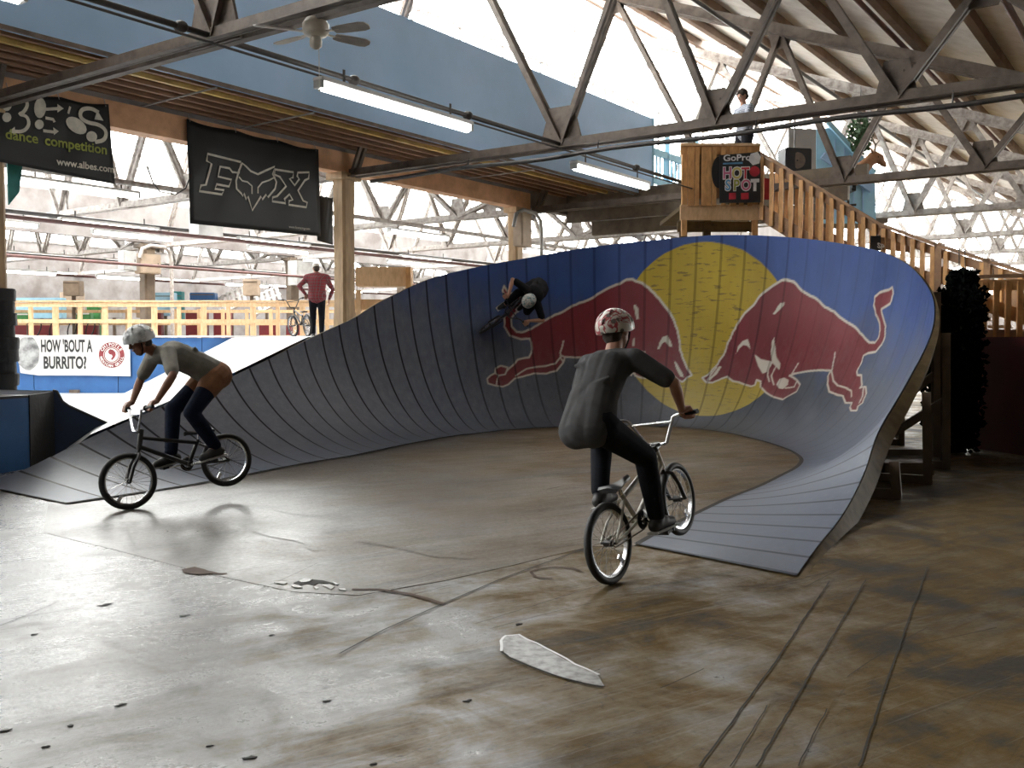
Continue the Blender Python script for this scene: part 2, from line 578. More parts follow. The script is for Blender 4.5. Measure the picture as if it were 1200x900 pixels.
        if parent is not None:
            o.parent = parent
            MW[o.name] = MW[parent.name].copy()
        else:
            MW[o.name] = Matrix.Identity(4)
        return o


MW = {}


def tag(o, label=None, cat=None, group=None, kind=None):
    if label: o['label'] = label
    if cat: o['category'] = cat
    if group: o['group'] = group
    if kind: o['kind'] = kind
    return o


def thing(name, label, cat, loc=(0, 0, 0), rz=0.0, group=None, mw=None, kind=None):
    o = bpy.data.objects.new(name, None)
    o.empty_display_size = 0.2
    COL.objects.link(o)
    if mw is None:
        mw = Matrix.Translation(Vector(loc)) @ Matrix.Rotation(rz, 4, 'Z')
    o.matrix_world = mw
    MW[o.name] = mw.copy()
    return tag(o, label, cat, group, kind)


def node(name, parent):
    """a part that only gathers its own sub-parts"""
    o = bpy.data.objects.new(name, None)
    COL.objects.link(o)
    o.parent = parent
    MW[o.name] = MW[parent.name].copy()
    return o


def kids(o):
    return [c for c in list(bpy.data.objects) if c.parent == o]


def copy_thing(root, mw, label=None, group=None):
    r = root.copy(); COL.objects.link(r); r.matrix_world = mw; MW[r.name] = mw.copy()
    if label: r['label'] = label
    if group: r['group'] = group
    for ch in KIDS(root):
        c = ch.copy(); COL.objects.link(c); c.parent = r
        for g in KIDS(ch):
            d = g.copy(); COL.objects.link(d); d.parent = c
    return r


_kc = {}


def KIDS(o):
    k = o.name
    if k not in _kc:
        _kc[k] = [c for c in bpy.data.objects if c.parent == o]
    return _kc[k]


ORD = ['nearest', 'second', 'third', 'fourth', 'fifth', 'sixth', 'seventh', 'eighth', 'ninth', 'tenth', 'eleventh', 'twelfth', 'thirteenth', 'fourteenth']


def text_mb(s, size, x0, y0, to3, xs=1.0, align='LEFT', thick=0.0, shear=0.0, bold=0.0, rot=0.0):
    """letters as mesh verts mapped through to3(x, y) -> world point"""
    cu = bpy.data.curves.new('lettering', 'FONT')
    cu.body = s
    cu.size = size
    cu.align_x = align
    cu.shear = shear
    cu.offset = bold
    cu.resolution_u = 3
    ob = bpy.data.objects.new('lettering', cu)
    COL.objects.link(ob)
    dg = bpy.context.evaluated_depsgraph_get()
    me = bpy.data.meshes.new_from_object(ob.evaluated_get(dg))
    vs = [Vector(v.co) for v in me.vertices]
    fs = [tuple(p.vertices) for p in me.polygons]
    bpy.data.objects.remove(ob)
    bpy.data.curves.remove(cu)
    bpy.data.meshes.remove(me)
    mb = MB()
    c, sn = math.cos(rot), math.sin(rot)
    mb.add([to3(x0 + (p.x * xs) * c - p.y * sn, y0 + (p.x * xs) * sn + p.y * c) for p in vs], fs)
    return mb


def merge(*mbs):
    r = MB()
    for b in mbs:
        r.add(b.v, b.f)
        r.smooth = r.smooth or b.smooth
    return r

# ================================================================== STRUCTURE
A0, A1 = -24.0, 60.0
B0 = -1.5
BAY = 14.5
NB = 3
ZR0 = 4.95            # roof underside at the foot of each bay
SL = 0.38


def Wq(a, b, z):
    return W(a, b, z)


def slab_box(mb, a0, a1, b0, b1, z0, z1):
    p = [W(a, b, z) for a in (a0, a1) for b in (b0, b1) for z in (z0, z1)]
    return mb.add(p, [(0, 1, 3, 2), (4, 6, 7, 5), (0, 4, 5, 1), (2, 3, 7, 6), (0, 2, 6, 4), (1, 5, 7, 3)])


BEND = B0 + BAY * NB
fl = slab_box(MB(), A0, A1, B0 - 6.5, BEND + 6, -0.2, 0.0).build('floor', 'floor')
tag(fl, 'worn concrete coloured skate park floor with grey scuffs and ochre patches', kind='structure')

# smooth slab inside the bowl
pl = [G(x, y, 0.0) for x, y in ((50, 624), (140, 646), (240, 672), (345, 694), (420, 698), (520, 681), (600, 663), (690, 641), (752, 640))]
pl += [Vector(p) for p in ((1.7, 8.3, 0), (2.6, 9.9, 0), (3.8, 11.7, 0), (4.0, 13.0, 0), (3.9, 14.6, 0), (3.2, 16.6, 0), (0.8, 17.0, 0), (-0.9, 16.0, 0), (-1.6, 14.0, 0), (-2.9, 11.5, 0), (-4.3, 8.9, 0))]
sl = MB().prism([p + Vector((0, 0, 0.0015)) for p in pl], (0, 0, 1), 0.003).build('slab', 'slab', fl)
tag(sl, 'smoother brown slab inside the bowl')


def fpoly(pts, m, name, lab, z=0.0045):
    o = MB().prism([G(x, y) + Vector((0, 0, z)) for x, y in pts], (0, 0, 1), 0.003).build(name, m, fl)
    return tag(o, lab)


def fline(pts, w, m, name, lab, z=0.005, jit=0.0):
    q = []
    P3 = [G(x, y) for x, y in pts]
    for i in range(len(P3) - 1):
        n = max(2, int((P3[i + 1] - P3[i]).length / 0.07))
        for k in range(n):
            p = P3[i].lerp(P3[i + 1], k / n)
            q.append(p + Vector((random.uniform(-jit, jit), random.uniform(-jit, jit), 0)))
    q.append(P3[-1])
    o = MB().ribbon(q, w, (0, 0, 1), z).build(name, m, fl)
    return tag(o, lab)


fpoly([(586, 752), (592, 746), (606, 745), (640, 762), (672, 780), (700, 792), (708, 805), (694, 803), (660, 796), (620, 780), (592, 768)], 'chalk', 'patch', 'long rough grey patch with pale edge')
fline([(588, 764), (587, 752), (594, 746), (608, 745), (640, 761), (674, 779), (702, 792)], 0.014, 'ink_white', 'patch_rim', 'bright chipped rim of the long patch', 0.0065, .006)
fline([(588, 765), (596, 771), (620, 782), (662, 797), (706, 807)], 0.012, 'joint', 'patch_rim', 'dark lower rim of the long patch', 0.0065, .006)
fpoly([(344, 684), (352, 681), (364, 680), (378, 681), (390, 684), (396, 687), (384, 685), (374, 684), (368, 687), (360, 685), (352, 687)], 'joint', 'patch', 'dark hole in the coating ringed with pale chips')
for q in (((350, 682), (356, 679.5), (366, 680), (362, 683), (354, 684)), ((321, 684), (330, 682.5), (337, 683.5), (333, 686)), ((377, 687), (386, 686), (392, 688.5), (388, 692), (384, 690)), ((341, 687), (350, 687), (355, 690), (345, 690)), ((396, 691), (404, 691), (406, 693.5), (400, 693)), ((366, 688), (374, 690), (371, 692)), ((390, 683), (398, 686), (394, 686.5))):
    fpoly(q, 'ink_white', 'chip', 'bright chip in the dark hole', 0.0075)
fline([(412, 692), (432, 691), (456, 693), (478, 697), (500, 703), (520, 709)], 0.035, 'crack', 'crack', 'rusty crack running from the dark hole', 0.0065, .012)
fline([(214, 669), (226, 668), (240, 670), (256, 673), (266, 673)], 0.03, 'crack', 'crack', 'short rusty crack in the slab edge', 0.0065, .012)
fpoly([(213, 668), (228, 665), (240, 668), (250, 673), (232, 674), (216, 672)], 'crack', 'patch', 'small brown break in the slab edge')
fline([(648, 679), (628, 677), (622, 671), (632, 667), (652, 665), (672, 667), (680, 670)], 0.022, 'crack', 'crack', 'curved ring crack beside the rear wheel', 0.0065, .005)
fline([(642, 574), (660, 570), (700, 568), (760, 570), (840, 576), (870, 580)], 0.016, 'crack', 'crack', 'thin crack across the bowl floor', 0.0065, .01)
fline([(398, 767), (450, 739), (520, 708), (590, 678), (690, 642)], 0.010, 'joint', 'joint', 'thin straight joint running from the crack', 0.006)
for q, lab in ((((820, 900), (905, 782), (972, 682)), 'leftmost floor joint on the ochre side'), (((887, 900), (952, 787), (1015, 680)), 'long middle floor joint on the ochre side'),
               (((1007, 900), (1045, 783), (1087, 665)), 'rightmost floor joint on the ochre side'), (((856, 900), (899, 828)), 'short floor joint between the two left long ones'),
               (((935, 900), (969, 832)), 'short floor joint left of the rightmost one')):
    fline(q, 0.008 if 'short' not in lab else .005, 'joint', 'joint', lab, 0.006, .003)
for q, w, lab in ((((284, 616), (316, 628), (356, 636), (372, 646)), .06, 'white scuff in the bowl left of centre'), (((322, 598), (345, 602), (370, 606)), .05, 'small white scuff in the bowl'),
                  (((418, 634), (470, 642), (510, 652), (555, 655)), .07, 'long white scuff in the middle of the bowl'), (((555, 655), (552, 650), (530, 647)), .02, 'hooked end of the long scuff')):
    fline(q, w, 'slab', 'scuff', lab, 0.006, .015)
for i, (x, y, r) in enumerate(((124, 709, .05), (216, 722, .035), (140, 827, .03), (384, 822, .022), (6, 857, .03), (82, 851, .02), (52, 876, .02), (292, 889, .03), (548, 822, .022), (318, 745, .02), (40, 744, .02), (608, 732, .03), (246, 875, .014), (438, 896, .02))):
    c = G(x, y)
    r *= .62; q = [c + Vector((math.cos(t) * r * random.uniform(.3, 1.7), math.sin(t) * r * random.uniform(.3, 1.1) + math.cos(t) * r * .5, 0.003)) for t in [k * PI / 5 for k in range(10)]]
    MB().prism(q, (0, 0, 1), .003).build('chip', 'joint', fl)['label'] = 'small dark pock in the floor coating'


random.seed(11)
for i in range(56):
    x_ = random.uniform(-5.5, 4.5); y_ = random.uniform(3.4, 7.2)
    an_ = math.radians(random.choice((30, 34, 38, 46, 52, 70)) + random.uniform(-5, 5))
    L_ = random.uniform(.25, 1.3)
    cv = random.uniform(-.008, .008)
    q = [Vector((x_ + math.cos(an_ + cv * k) * L_ * k / 8, y_ + math.sin(an_ + cv * k) * L_ * k / 8, 0)) for k in range(9)]
    kd = random.random() if x_ < -.8 else .2
    o = MB().ribbon(q, random.uniform(.0025, .006), (0, 0, 1), .0035).build('scratch', 'joint' if kd < .55 else 'chalk', fl)
    o['label'] = 'thin dark tyre scratch' if kd < .55 else 'thin pale scratch'

# ---- walls
def wallbox(name, a0, a1, b0, b1, z0, z1, m, lab):
    o = slab_box(MB(), a0, a1, b0, b1, z0, z1).build(name, m)
    return tag(o, lab, kind='structure')


wallbox('wall_right', A0, 24, B0 - 6.3, B0 - 6.0, 0, 5.2, 'concrete_wall', 'long outer side wall of the hall')
wallbox('wall_right', 24, A1, B0 - 6.3, B0 - 6.0, 0, 1.0, 'concrete_wall', 'sill wall under the side windows of the hall')
w_ = thing('window_20', 'long side window band of the hall', None, W(40, B0 - 6.15, 1.6), kind='structure')
fr = MB()
for i in range(19):
    fr.beam(W(24 + i * 2, B0 - 6.15, 1.0), W(24 + i * 2, B0 - 6.15, 4.95), .1, .1)
for z in (1.05, 2.3, 3.6, 4.9):
    fr.beam(W(24, B0 - 6.15, z), W(A1, B0 - 6.15, z), .08, .08)
fr.build('window_frame', 'white_steel', w_)
MB().add([W(24, B0 - 6.12, 1.0), W(A1, B0 - 6.12, 1.0), W(A1, B0 - 6.12, 4.95), W(24, B0 - 6.12, 4.95)], [(0, 1, 2, 3)]).build('pane', 'glass', w_)
al = bpy.data.lights.new('side_window_portal', 'AREA')
al.shape = 'RECTANGLE'; al.size = 36; al.size_y = 3.95
al.cycles.is_portal = True
ao = bpy.data.objects.new('side_window_portal', al); COL.objects.link(ao)
zc = -BX; xc = AX.copy(); yc = zc.cross(xc)
ao.matrix_world = Matrix.Translation(W(42, B0 - 6.2, 2.97)) @ Matrix((xc, yc, zc)).transposed().to_4x4()
wallbox('wall_back', A0 - .3, A0, B0 - 6.3, BEND, 0, 16, 'concrete_wall', 'wall of the hall behind the viewer')
wallbox('wall_far_left', A0, A1, BEND, BEND + .3, 0, 5.9, 'brick', 'far low brick coloured wall behind the left hall')
# end wall with big windows
ew = slab_box(MB(), A1, A1 + .3, B0 - 6.3, BEND, 0, 4.6)
for b in (-1.5, 13.0, 27.5, 42.0):
    slab_box(ew, A1, A1 + .3, b - .5, b + .5, 4.6, 12)
slab_box(ew, A1, A1 + .3, B0 - 6.3, B0, 4.6, 12)
tag(ew.build('wall_end', 'brick'), 'pale end wall of the hall below its tall windows', kind='structure')
wn = 1
for k in range(NB):
    b0 = B0 + BAY * k + .5
    w_ = thing('window_%d' % wn, 'tall end window of the hall, bay %s' % ORD[k], None, W(A1 + .1, b0, 4.6), kind='structure'); wn += 1
    fr = MB()
    for i in range(8):
        b = b0 + i * (BAY - 1) / 7
        fr.beam(W(A1 + .05, b, 4.6), W(A1 + .05, b, 11.5), .1, .08)
    for z in (4.65, 6.0, 7.4, 8.8, 10.2):
        fr.beam(W(A1 + .05, b0, z), W(A1 + .05, b0 + BAY - 1, z), .1, .1)
    fr.build('window_frame', 'white_steel', w_)
    MB().add([W(A1 + .15, b0, 4.6), W(A1 + .15, b0 + BAY - 1, 4.6), W(A1 + .15, b0 + BAY - 1, 11.5), W(A1 + .15, b0, 11.5)], [(0, 1, 2, 3)]).build('pane', 'glass', w_)

# ---- sawtooth roofs with vertical glazing at their high edge
ZG = 5.9
SKY = [[(11.45, 12.85, 25, 60), (12.85, 14.25, -20, 60)], [(10.05, 11.45, -20, 60), (11.45, 12.85, -20, 60), (12.85, 14.25, -20, 60)], [(10.05, 11.45, -20, 60), (11.45, 12.85, -20, 60), (12.85, 14.25, -20, 60)]]  # second and third bays: glazed rows added to brighten the left hall
for k in range(NB):
    b0 = B0 + BAY * k
    b1 = b0 + BAY
    ztop = ZR0 + SL * BAY
    rf = MB()
    def rq(a0, a1, ba, bb_):
        return [W(a0, ba, ZR0 + SL * (ba - b0)), W(a1, ba, ZR0 + SL * (ba - b0)), W(a1, bb_, ZR0 + SL * (bb_ - b0)), W(a0, bb_, ZR0 + SL * (bb_ - b0))]
    if k == 0:
        q = [W(A0, b0 - 6.2, ZR0), W(A1, b0 - 6.2, ZR0), W(A1, b0, ZR0), W(A0, b0, ZR0)]
        rf.prism(q, (0, 0, 1), .12)
    gs = SKY[k]                     # glazed rows in the slope: (b from, b to, a from, a to), boards elsewhere
    bs = sorted(set([b0, b1 + .35] + [b0 + g[0] for g in gs] + [b0 + g[1] for g in gs]))
    for ba, bb_ in zip(bs[:-1], bs[1:]):
        g = [x for x in gs if abs(b0 + x[0] - ba) < 1e-6]
        if g:
            if g[0][2] > A0: rf.prism(rq(A0, g[0][2], ba, bb_), (0, 0, 1), .12)
            if g[0][3] < A1: rf.prism(rq(g[0][3], A1, ba, bb_), (0, 0, 1), .12)
        else:
            rf.prism(rq(A0, A1, ba, bb_), (0, 0, 1), .12)
    ce = rf.build('ceiling', 'roof_board' if k == 0 else 'roof_far')
    tag(ce, 'whitewashed board roof of the %s bay from the viewer' % ORD[k], kind='structure')
    nb_ = 10
    for i in range(nb_ + 1):
        b = b0 + .25 + i * (BAY - .5) / nb_
        z = ZR0 + SL * (b - b0) - .17
        MB().beam(W(A0, b, z), W(A1, b, z), .13, .20).build('purlin', 'purlin' if k == 0 else 'purlin_white', ce)
    # glazing
    w_ = thing('window_%d' % wn, 'long glazed roof light above the %s bay' % ORD[k], None, W(0, b1, ZG), kind='structure'); wn += 1
    fr = MB()
    ga, gb = A0, A1
    n = int((gb - ga) / 1.53)
    for i in range(n + 1):
        a = ga + i * (gb - ga) / n
        fr.beam(W(a, b1, ZG), W(a, b1, ztop), .07, .06)
    for z in (ZG, ZG + 1.15, ZG + 2.3, ZG + 3.45, ztop - .05):
        fr.beam(W(ga, b1, z), W(gb, b1, z), .07, .07)
    fr.build('window_frame', 'white_steel', w_)
    MB().add([W(ga, b1 + .02, ZG), W(gb, b1 + .02, ZG), W(gb, b1 + .02, ztop), W(ga, b1 + .02, ztop)], [(0, 1, 2, 3)]).build('pane', 'glass', w_)
    for gi, g in enumerate(SKY[k]):
        w2 = thing('window_%d' % wn, 'glazed row added in the roof slope of the %s bay, row %d from its ridge' % (ORD[k], len(SKY[k]) - gi), None, W(0, b0 + g[0], 8), kind='structure'); wn += 1
        q = [p + Vector((0, 0, .03)) for p in rq(g[2], g[3], b0 + g[0], b0 + g[1])]
        MB().add(q, [(0, 1, 2, 3)]).build('pane', 'glass', w2)
        mb = MB()
        for i in range(int((g[3] - g[2]) / .77) + 1):
            a = g[2] + i * .77
            mb.beam(W(a, b0 + g[0], ZR0 + SL * g[0]), W(a, b0 + g[1], ZR0 + SL * g[1]), .035, .05)
        mb.build('window_frame', 'white_steel', w2)
    if k:
        gt = slab_box(MB(), A0, A1, b0 - .12, b0 + .12, ZR0 - .3, ZG)
        tag(gt.build('wall_gutter', 'brick'), 'low gutter wall under the roof light between the bays', kind='structure')
    al = bpy.data.lights.new('roof_light_portal', 'AREA')
    al.shape = 'RECTANGLE'; al.size = A1 - A0; al.size_y = ztop - ZG
    al.cycles.is_portal = True
    ao = bpy.data.objects.new('roof_light_portal', al)
    COL.objects.link(ao)
    cpos = W((A0 + A1) / 2, b1 + .05, (ZG + ztop) / 2)
    # -Z of the lamp faces -b, X runs along a
    zc = BX.copy(); xc = AX.copy(); yc = zc.cross(xc)
    ao.matrix_world = Matrix.Translation(cpos) @ Matrix((xc, yc, zc)).transposed().to_4x4()

# parapet between roof of last bay and the end of first gutter
# ---- roof trusses: one of each, copied
TR_A = [0.3, 6.4, 13.0, 19.1, 24.8, 30.9, 37.0, 43.1, 49.2, 55.3]
ZC = 4.6


def make_truss(mname):
    t = thing('roof_truss', 'x', 'roof truss', W(0, 0), ROTB)
    mw0 = Matrix.Identity(4)
    def zt(x): return 4.50 + SL * x
    def pair(name, p0, p1, w=.055, h=.13, gap=.05):
        mb = MB()
        p0, p1 = Vector(p0), Vector(p1)
        for s in (-1, 1):
            o = Vector((0, s * gap, 0))
            mb.beam(p0 + o, p1 + o, w * .35, h, (0, 0, 1))
            mb.beam(p0 + o * 1.7 + Vector((0, 0, -h * .42)), p1 + o * 1.7 + Vector((0, 0, -h * .42)), w * 1.4, .014)
        return mb.build(name, mname, t, world=False)
    pair('bottom_chord', (-.1, 0, ZC), (14.6, 0, ZC), .07, .15, .06)
    pair('top_chord', (-.1, 0, zt(-.1)), (14.4, 0, zt(14.4)), .08, .24, .07)
    bot = [2.2, 4.7, 7.17, 9.75, 14.3]
    top = [1.2, 3.7, 6.0, 8.45, 12.2]
    web = [(2.2, 1.2), (2.2, 3.7), (4.7, 3.7), (4.7, 6.0), (7.17, 6.0), (7.17, 8.45), (9.75, 8.45), (9.75, 12.2), (14.3, 12.2)]
    for b, tp in web:
        p0, p1 = Vector((b, 0, ZC)), Vector((tp, 0, zt(tp) - .05))
        mb = MB()
        for s in (-1, 1):
            o = Vector((0, s * .035, 0))
            d = (p1 - p0).normalized()
            sd = d.cross(Vector((0, 1, 0))).normalized()
            mb.beam(p0 + o, p1 + o, .014, .11, sd)
            mb.beam(p0 + o * 1.9 + sd * .05, p1 + o * 1.9 + sd * .05, .055, .014, sd)
        mb.build('web_member', mname, t, world=False)
    for b in bot[:4]:
        big = .36 if b > 9 else .25
        pts = [(b - big * 1.15, 0, ZC - .08), (b + big * 1.15, 0, ZC - .08), (b + big * .62, 0, ZC + .48 + (big - .25)), (b - big * .62, 0, ZC + .48 + (big - .25))]
        mb = MB().prism(pts, (0, 1, 0), .035)
        for q in range(3):
            for s in (-1, 1):
                for e in (-1, 1):
                    mb.ell((b + s * big * (.35 + .15 * q), e * .022, ZC + .05 + .14 * (2 - q)), (.018, .008, .018), n=6, m=4)
        mb.build('gusset_plate', mname, t, world=False, smooth=False)
    for tp in top:
        x0, x1 = tp - .28, tp + .28
        pts = [(x0, 0, zt(x0) + .06), (x1, 0, zt(x1) + .06), (tp + .16, 0, zt(tp) - .36), (tp - .16, 0, zt(tp) - .36)]
        MB().prism(pts, (0, 1, 0), .035).build('gusset_plate', mname, t, world=False)
    return t


bayname = ['viewer', 'middle', 'farthest left']
first = {}
for k in range(NB):
    # only the trusses the picture can show, counted from the viewer
    for i, a in enumerate([x for x in TR_A if x > (5, 5, 18)[k] and not (k == 1 and x > 56)]):
        mw = Matrix.Translation(W(a, B0 + BAY * k)) @ Matrix.Rotation(ROTB, 4, 'Z')
        vis = i if k == 0 else i
        lab = {0: '%s roof truss from the viewer in the near bay', 1: '%s roof truss from the viewer in the middle bay beyond the post row', 2: '%s roof truss from the viewer in the far left bay'}[k] % ORD[i]
        grp = ['roof trusses of the near bay', 'roof trusses of the middle bay', 'roof trusses of the far left bay'][k]
        mk = 'steel' if (k == 0 and i < 3) else 'white_steel'
        if mk not in first:
            t = make_truss(mk); first[mk] = t; MW[t.name] = mw; t.matrix_world = mw; t['label'] = lab; t['group'] = grp
        else:
            copy_thing(first[mk], mw, lab, grp)

# pipe runs slung under the second and third trusses
for a, n in ((13.0, 'second'),):
    mb = MB().tube([W(a - .16, b, 4.39 + .02 * math.sin(b * 2)) for b in np.linspace(-2, 12.2, 24)], .035, 8)
    for b in (0, 2.5, 5, 7.5, 10):
        mb.tube([W(a - .16, b, 4.39), W(a - .12, b, 4.56)], .012, 5)
    tag(mb.build('ceiling_pipe', 'pipe'), 'thin dark pipe slung under the %s roof truss' % n, 'pipe', 'pipes under the trusses')
# steam pipes running along the near roof
for i, (b, z, r) in enumerate(((4.6, 7.0, .045), (2.2, 6.05, .05), (7.6, 7.7, .04))):
    mb = MB().tube([W(A0 + 1, b, z), W(A1 - 1, b, z)], r, 8)
    for a in TR_A:
        mb.tube([W(a, b, z), W(a, b, ZR0 + SL * (b + 1.5) - .3)], .012, 5)
    tag(mb.build('sprinkler_pipe', 'old_pipe' if i < 2 else 'pipe'), ['dull red sprinkler pipe along the roof slope, middle run', 'dull red sprinkler pipe along the roof slope, lowest run', 'grey sprinkler pipe along the roof slope, highest run'][i], 'pipe', 'sprinkler pipes')

# ---- posts on the two column lines
def post(a, b, s, top, m, lab, grp):
    t = thing('timber_post', lab, 'post', W(a, b), ROTA, grp)
    mb = MB()
    pr = [(s * 1.0, 0), (s * 1.0, top * .42), (s * .9, top * .5), (s * .9, top * .86), (s * .98, top)]
    for i in range(len(pr) - 1):
        (w0, z0), (w1, z1) = pr[i], pr[i + 1]
        vs = []
        for w_, z in ((w0, z0), (w1, z1)):
            c = w_ * .36
            h = w_ / 2
            for x, y in ((-h, -c), (-c, -h), (c, -h), (h, -c), (h, c), (c, h), (-c, h), (-h, c)):
                vs.append(W(a, b, z) + AX * x + BX * y)
        mb.add(vs, [(j, (j + 1) % 8, 8 + (j + 1) % 8, 8 + j) for j in range(8)] + [tuple(range(8)), tuple(range(15, 7, -1))])
    mb.build('shaft', m, t)
    slab_box(MB(), a - s * .75, a + s * .75, b - s * .6, b + s * .6, top, top + .12).build('bearing_block', m, t)
    return t


pn = post(6.45, 13, .36, 4.48, 'post', 'timber post at the left edge with black padding round its foot', 'posts under the header beam')
mb = MB()
for i in range(9):
    z = .75 + i * .16
    r = .30 + random.uniform(-.02, .03)
    mb.lathe([(r * .985, z), (r, z + .02), (r * random.uniform(.97, 1.03), z + .14), (r * .985, z + .165)], W(6.45, 13, 0), n=10)
mb.lathe([(.28, 0), (.28, .76)], W(6.45, 13, 0), n=10)
tag(mb.build('post_padding', 'pad'), 'black foam padding wrapped round the left edge post', 'padding')
post(12.95, 13, .34, 4.48, 'post', 'tapered timber post right of the fox banner', 'posts under the header beam')
post(18.5, 13, .30, 4.48, 'post', 'timber post behind the wall ride with an electrical box', 'posts under the header beam')
for i, a in enumerate((18.6, 24.7, 30.8, 36.9, 43.0)):
    post(a, 27.5, .42, 4.48, 'ply_dark', 'rough column of the middle row, %s from the viewer' % ORD[i], 'columns of the middle row')
for i, a in enumerate((18.6, 24.7, 30.8, 36.9)):
    pass

# ---- header beam, mezzanine joists, blue wall
hb = slab_box(MB(), A0, 18.9, 12.85, 13.15, 4.6, 4.97).build('header_beam', 'timber')
tag(hb, 'long amber timber header beam along the post tops carrying the banners', 'beam')
mz = thing('ceiling', 'low joisted soffit between the blue wall and the header beam', None, W(0, 11, 5), kind='structure')
slab_box(MB(), A0, 21.5, 11.0, 13.3, 5.24, 5.30).build('boarding', 'joist', mz)
for i in range(8):
    b = 11.08 + i * .29
    o = MB().beam(W(A0, b, 5.145), W(20.4, b, 5.145), .07, .20).build('joist', 'joist_y' if i in (0, 2) else 'joist', mz)
for a in (2, 8.6, 10.4, 14.5, 16.4):
    MB().beam(W(a, 11.05, 4.98), W(a + .05, 12.9, 4.98), .02, .02).build('strap', 'galv', mz)
wl = slab_box(MB(), A0, 21.2, 10.86, 11.0, 4.98, 6.88).build('wall_left', 'blue_wall')
tag(wl, 'sky blue boxed wall hanging above the joisted soffit', kind='structure')
tm = MB().beam(W(A0, 10.84, 4.97), W(21.2, 10.84, 4.97), .04, .05).build('trim_1', 'steel')
tag(tm, 'dark angle trim along the foot of the blue wall', kind='structure')
# blue end rail
t = thing('balustrade', 'pale blue balustrade in the opening past the end of the blue wall', 'balustrade', W(22.5, 10.9, 5.0))
for z, h in ((5.42, .14), (6.12, .16)):
    MB().beam(W(21.2, 10.9, z), W(23.9, 10.9, z), .08, h).build('rail', 'lblue', t)
for i in range(13):
    a = 21.3 + i * .21
    MB().beam(W(a, 10.9, 5.4), W(a, 10.9, 6.1), .05, .05).build('baluster', 'lblue', t)
for a in (21.25, 22.1, 23.8):
    MB().beam(W(a, 10.9, 5.0), W(a, 10.9, 6.9), .12, .12).build('newel', 'lblue', t)
# big dark beams closing the mezzanine end
t = thing('deck_beam', 'brown weathered beams under the upper deck behind the wall ride', 'beam', W(20.4, 9, 4.2))
for z, b0, b1, a in ((4.98, 5.6, 13.3, 20.6), (4.62, 6.0, 12.9, 20.65), (4.27, 6.4, 12.2, 20.7)):
    MB().beam(W(a, b0, z), W(a, b1, z), .14, .335).build('beam', 'deck_beam', t)

# ---- conduits, fluorescent fittings
def conduit(name, pts, r, lab, cl=()):
    t = thing(name, lab, 'pipe', pts[0], group='ceiling conduits')
    MB().tube(pts, r, 8).build('pipe', 'pipe', t)
    for p in cl:
        MB().ell(p, (r * 2.2, r * 2.2, r * 1.8)).build('coupling', 'pipe', t)
    return t


cp = [W(a, 8.25, 4.60) for a in (A0 + 1, 0, 4, 7, 10, 14, 17, 19.6)]
conduit('conduit', cp, .033, 'thicker conduit running along the hall above the fluorescent fittings', [W(a, 8.25, 4.60) for a in (4.6, 6.0, 8.4, 10.6, 13.0, 15.5, 17.5)])
conduit('conduit', [W(a, 8.0, 4.44) for a in (A0 + 1, 2, 6, 9, 14, 17, 19.6)], .014, 'thin cable conduit running level with the fluorescent fittings')


def tube_light(a, b, z, L, lab, grp=None, first=[None]):
    mw = Matrix.Translation(W(a, b, z)) @ Matrix.Rotation(ROTA, 4, 'Z')
    if first[0] is None:
        t = thing('fluorescent_light', lab, 'light fixture', mw=mw, group=grp)
        MB().box((0, 0, .075), (1, .15, .05)).build('housing', 'white_panel', t, world=False, bevel=.008)
        MB().tube([(-.48, 0, 0), (.48, 0, 0)], .052, 10).build('tube', 'tube', t, world=False)
        MB().box((-.492, 0, .02), (.016, .12, .1)).build('end_cap', 'galv', t, world=False)
        MB().box((.492, 0, .02), (.016, .12, .1)).build('end_cap', 'galv', t, world=False)
        for x in (-.35, .35):
            MB().tube([(x, 0, .08), (x, 0, .26)], .008, 5).build('hanger', 'pipe', t, world=False)
        first[0] = t
        r = t
    else:
        r = copy_thing(first[0], mw, lab, grp)
        if grp is None and 'group' in r: del r['group']
    r.matrix_world = mw @ Matrix.Diagonal((L, 1, 1, 1))
    return r


GL = 'tube lights of the near bay'
tube_light(3.1, 8, 4.33, 2.4, 'tube light cut off by the top left corner', GL)
tube_light(8.95, 8, 4.33, 2.75, 'long lit tube light below the ceiling fan, in front of the blue wall', GL)
tube_light(14.2, 8, 4.22, 2.5, 'lit tube light left of the wooden platform, in front of the blue wall', GL)
n = 0
for bi, (b, z, a_s) in enumerate(sorted(((16.8, 4.3, (10.0, 14.5, 19.5, 25.6, 31.7)), (23.2, 4.3, (11.5, 15.3, 20.3, 26.4, 32.5, 38.6)), (31.0, 4.3, (17.0, 20.5, 26.5, 32.6, 38.7)),
                                   (38.5, 4.3, (21.5, 27.6, 33.7, 39.8)),
                                   (19.8, 4.05, (12.5, 17.2, 23.3, 29.4)), (34.8, 4.0, (18.5, 22.5, 28.6, 34.7, 40.8)), (45.5, 4.1, (23.5, 29.5, 35.5, 41.5)), (52.0, 4.0, (27.0, 33.0, 39.0, 45.0))))):
    for ai, a in enumerate(a_s):
        tube_light(a, b, z, 2.4, 'left hall tube light, %s row from posts, %s from left' % (ORD[bi].replace('nearest', 'first'), ORD[ai].replace('nearest', 'first')), 'tube lights of the left hall')

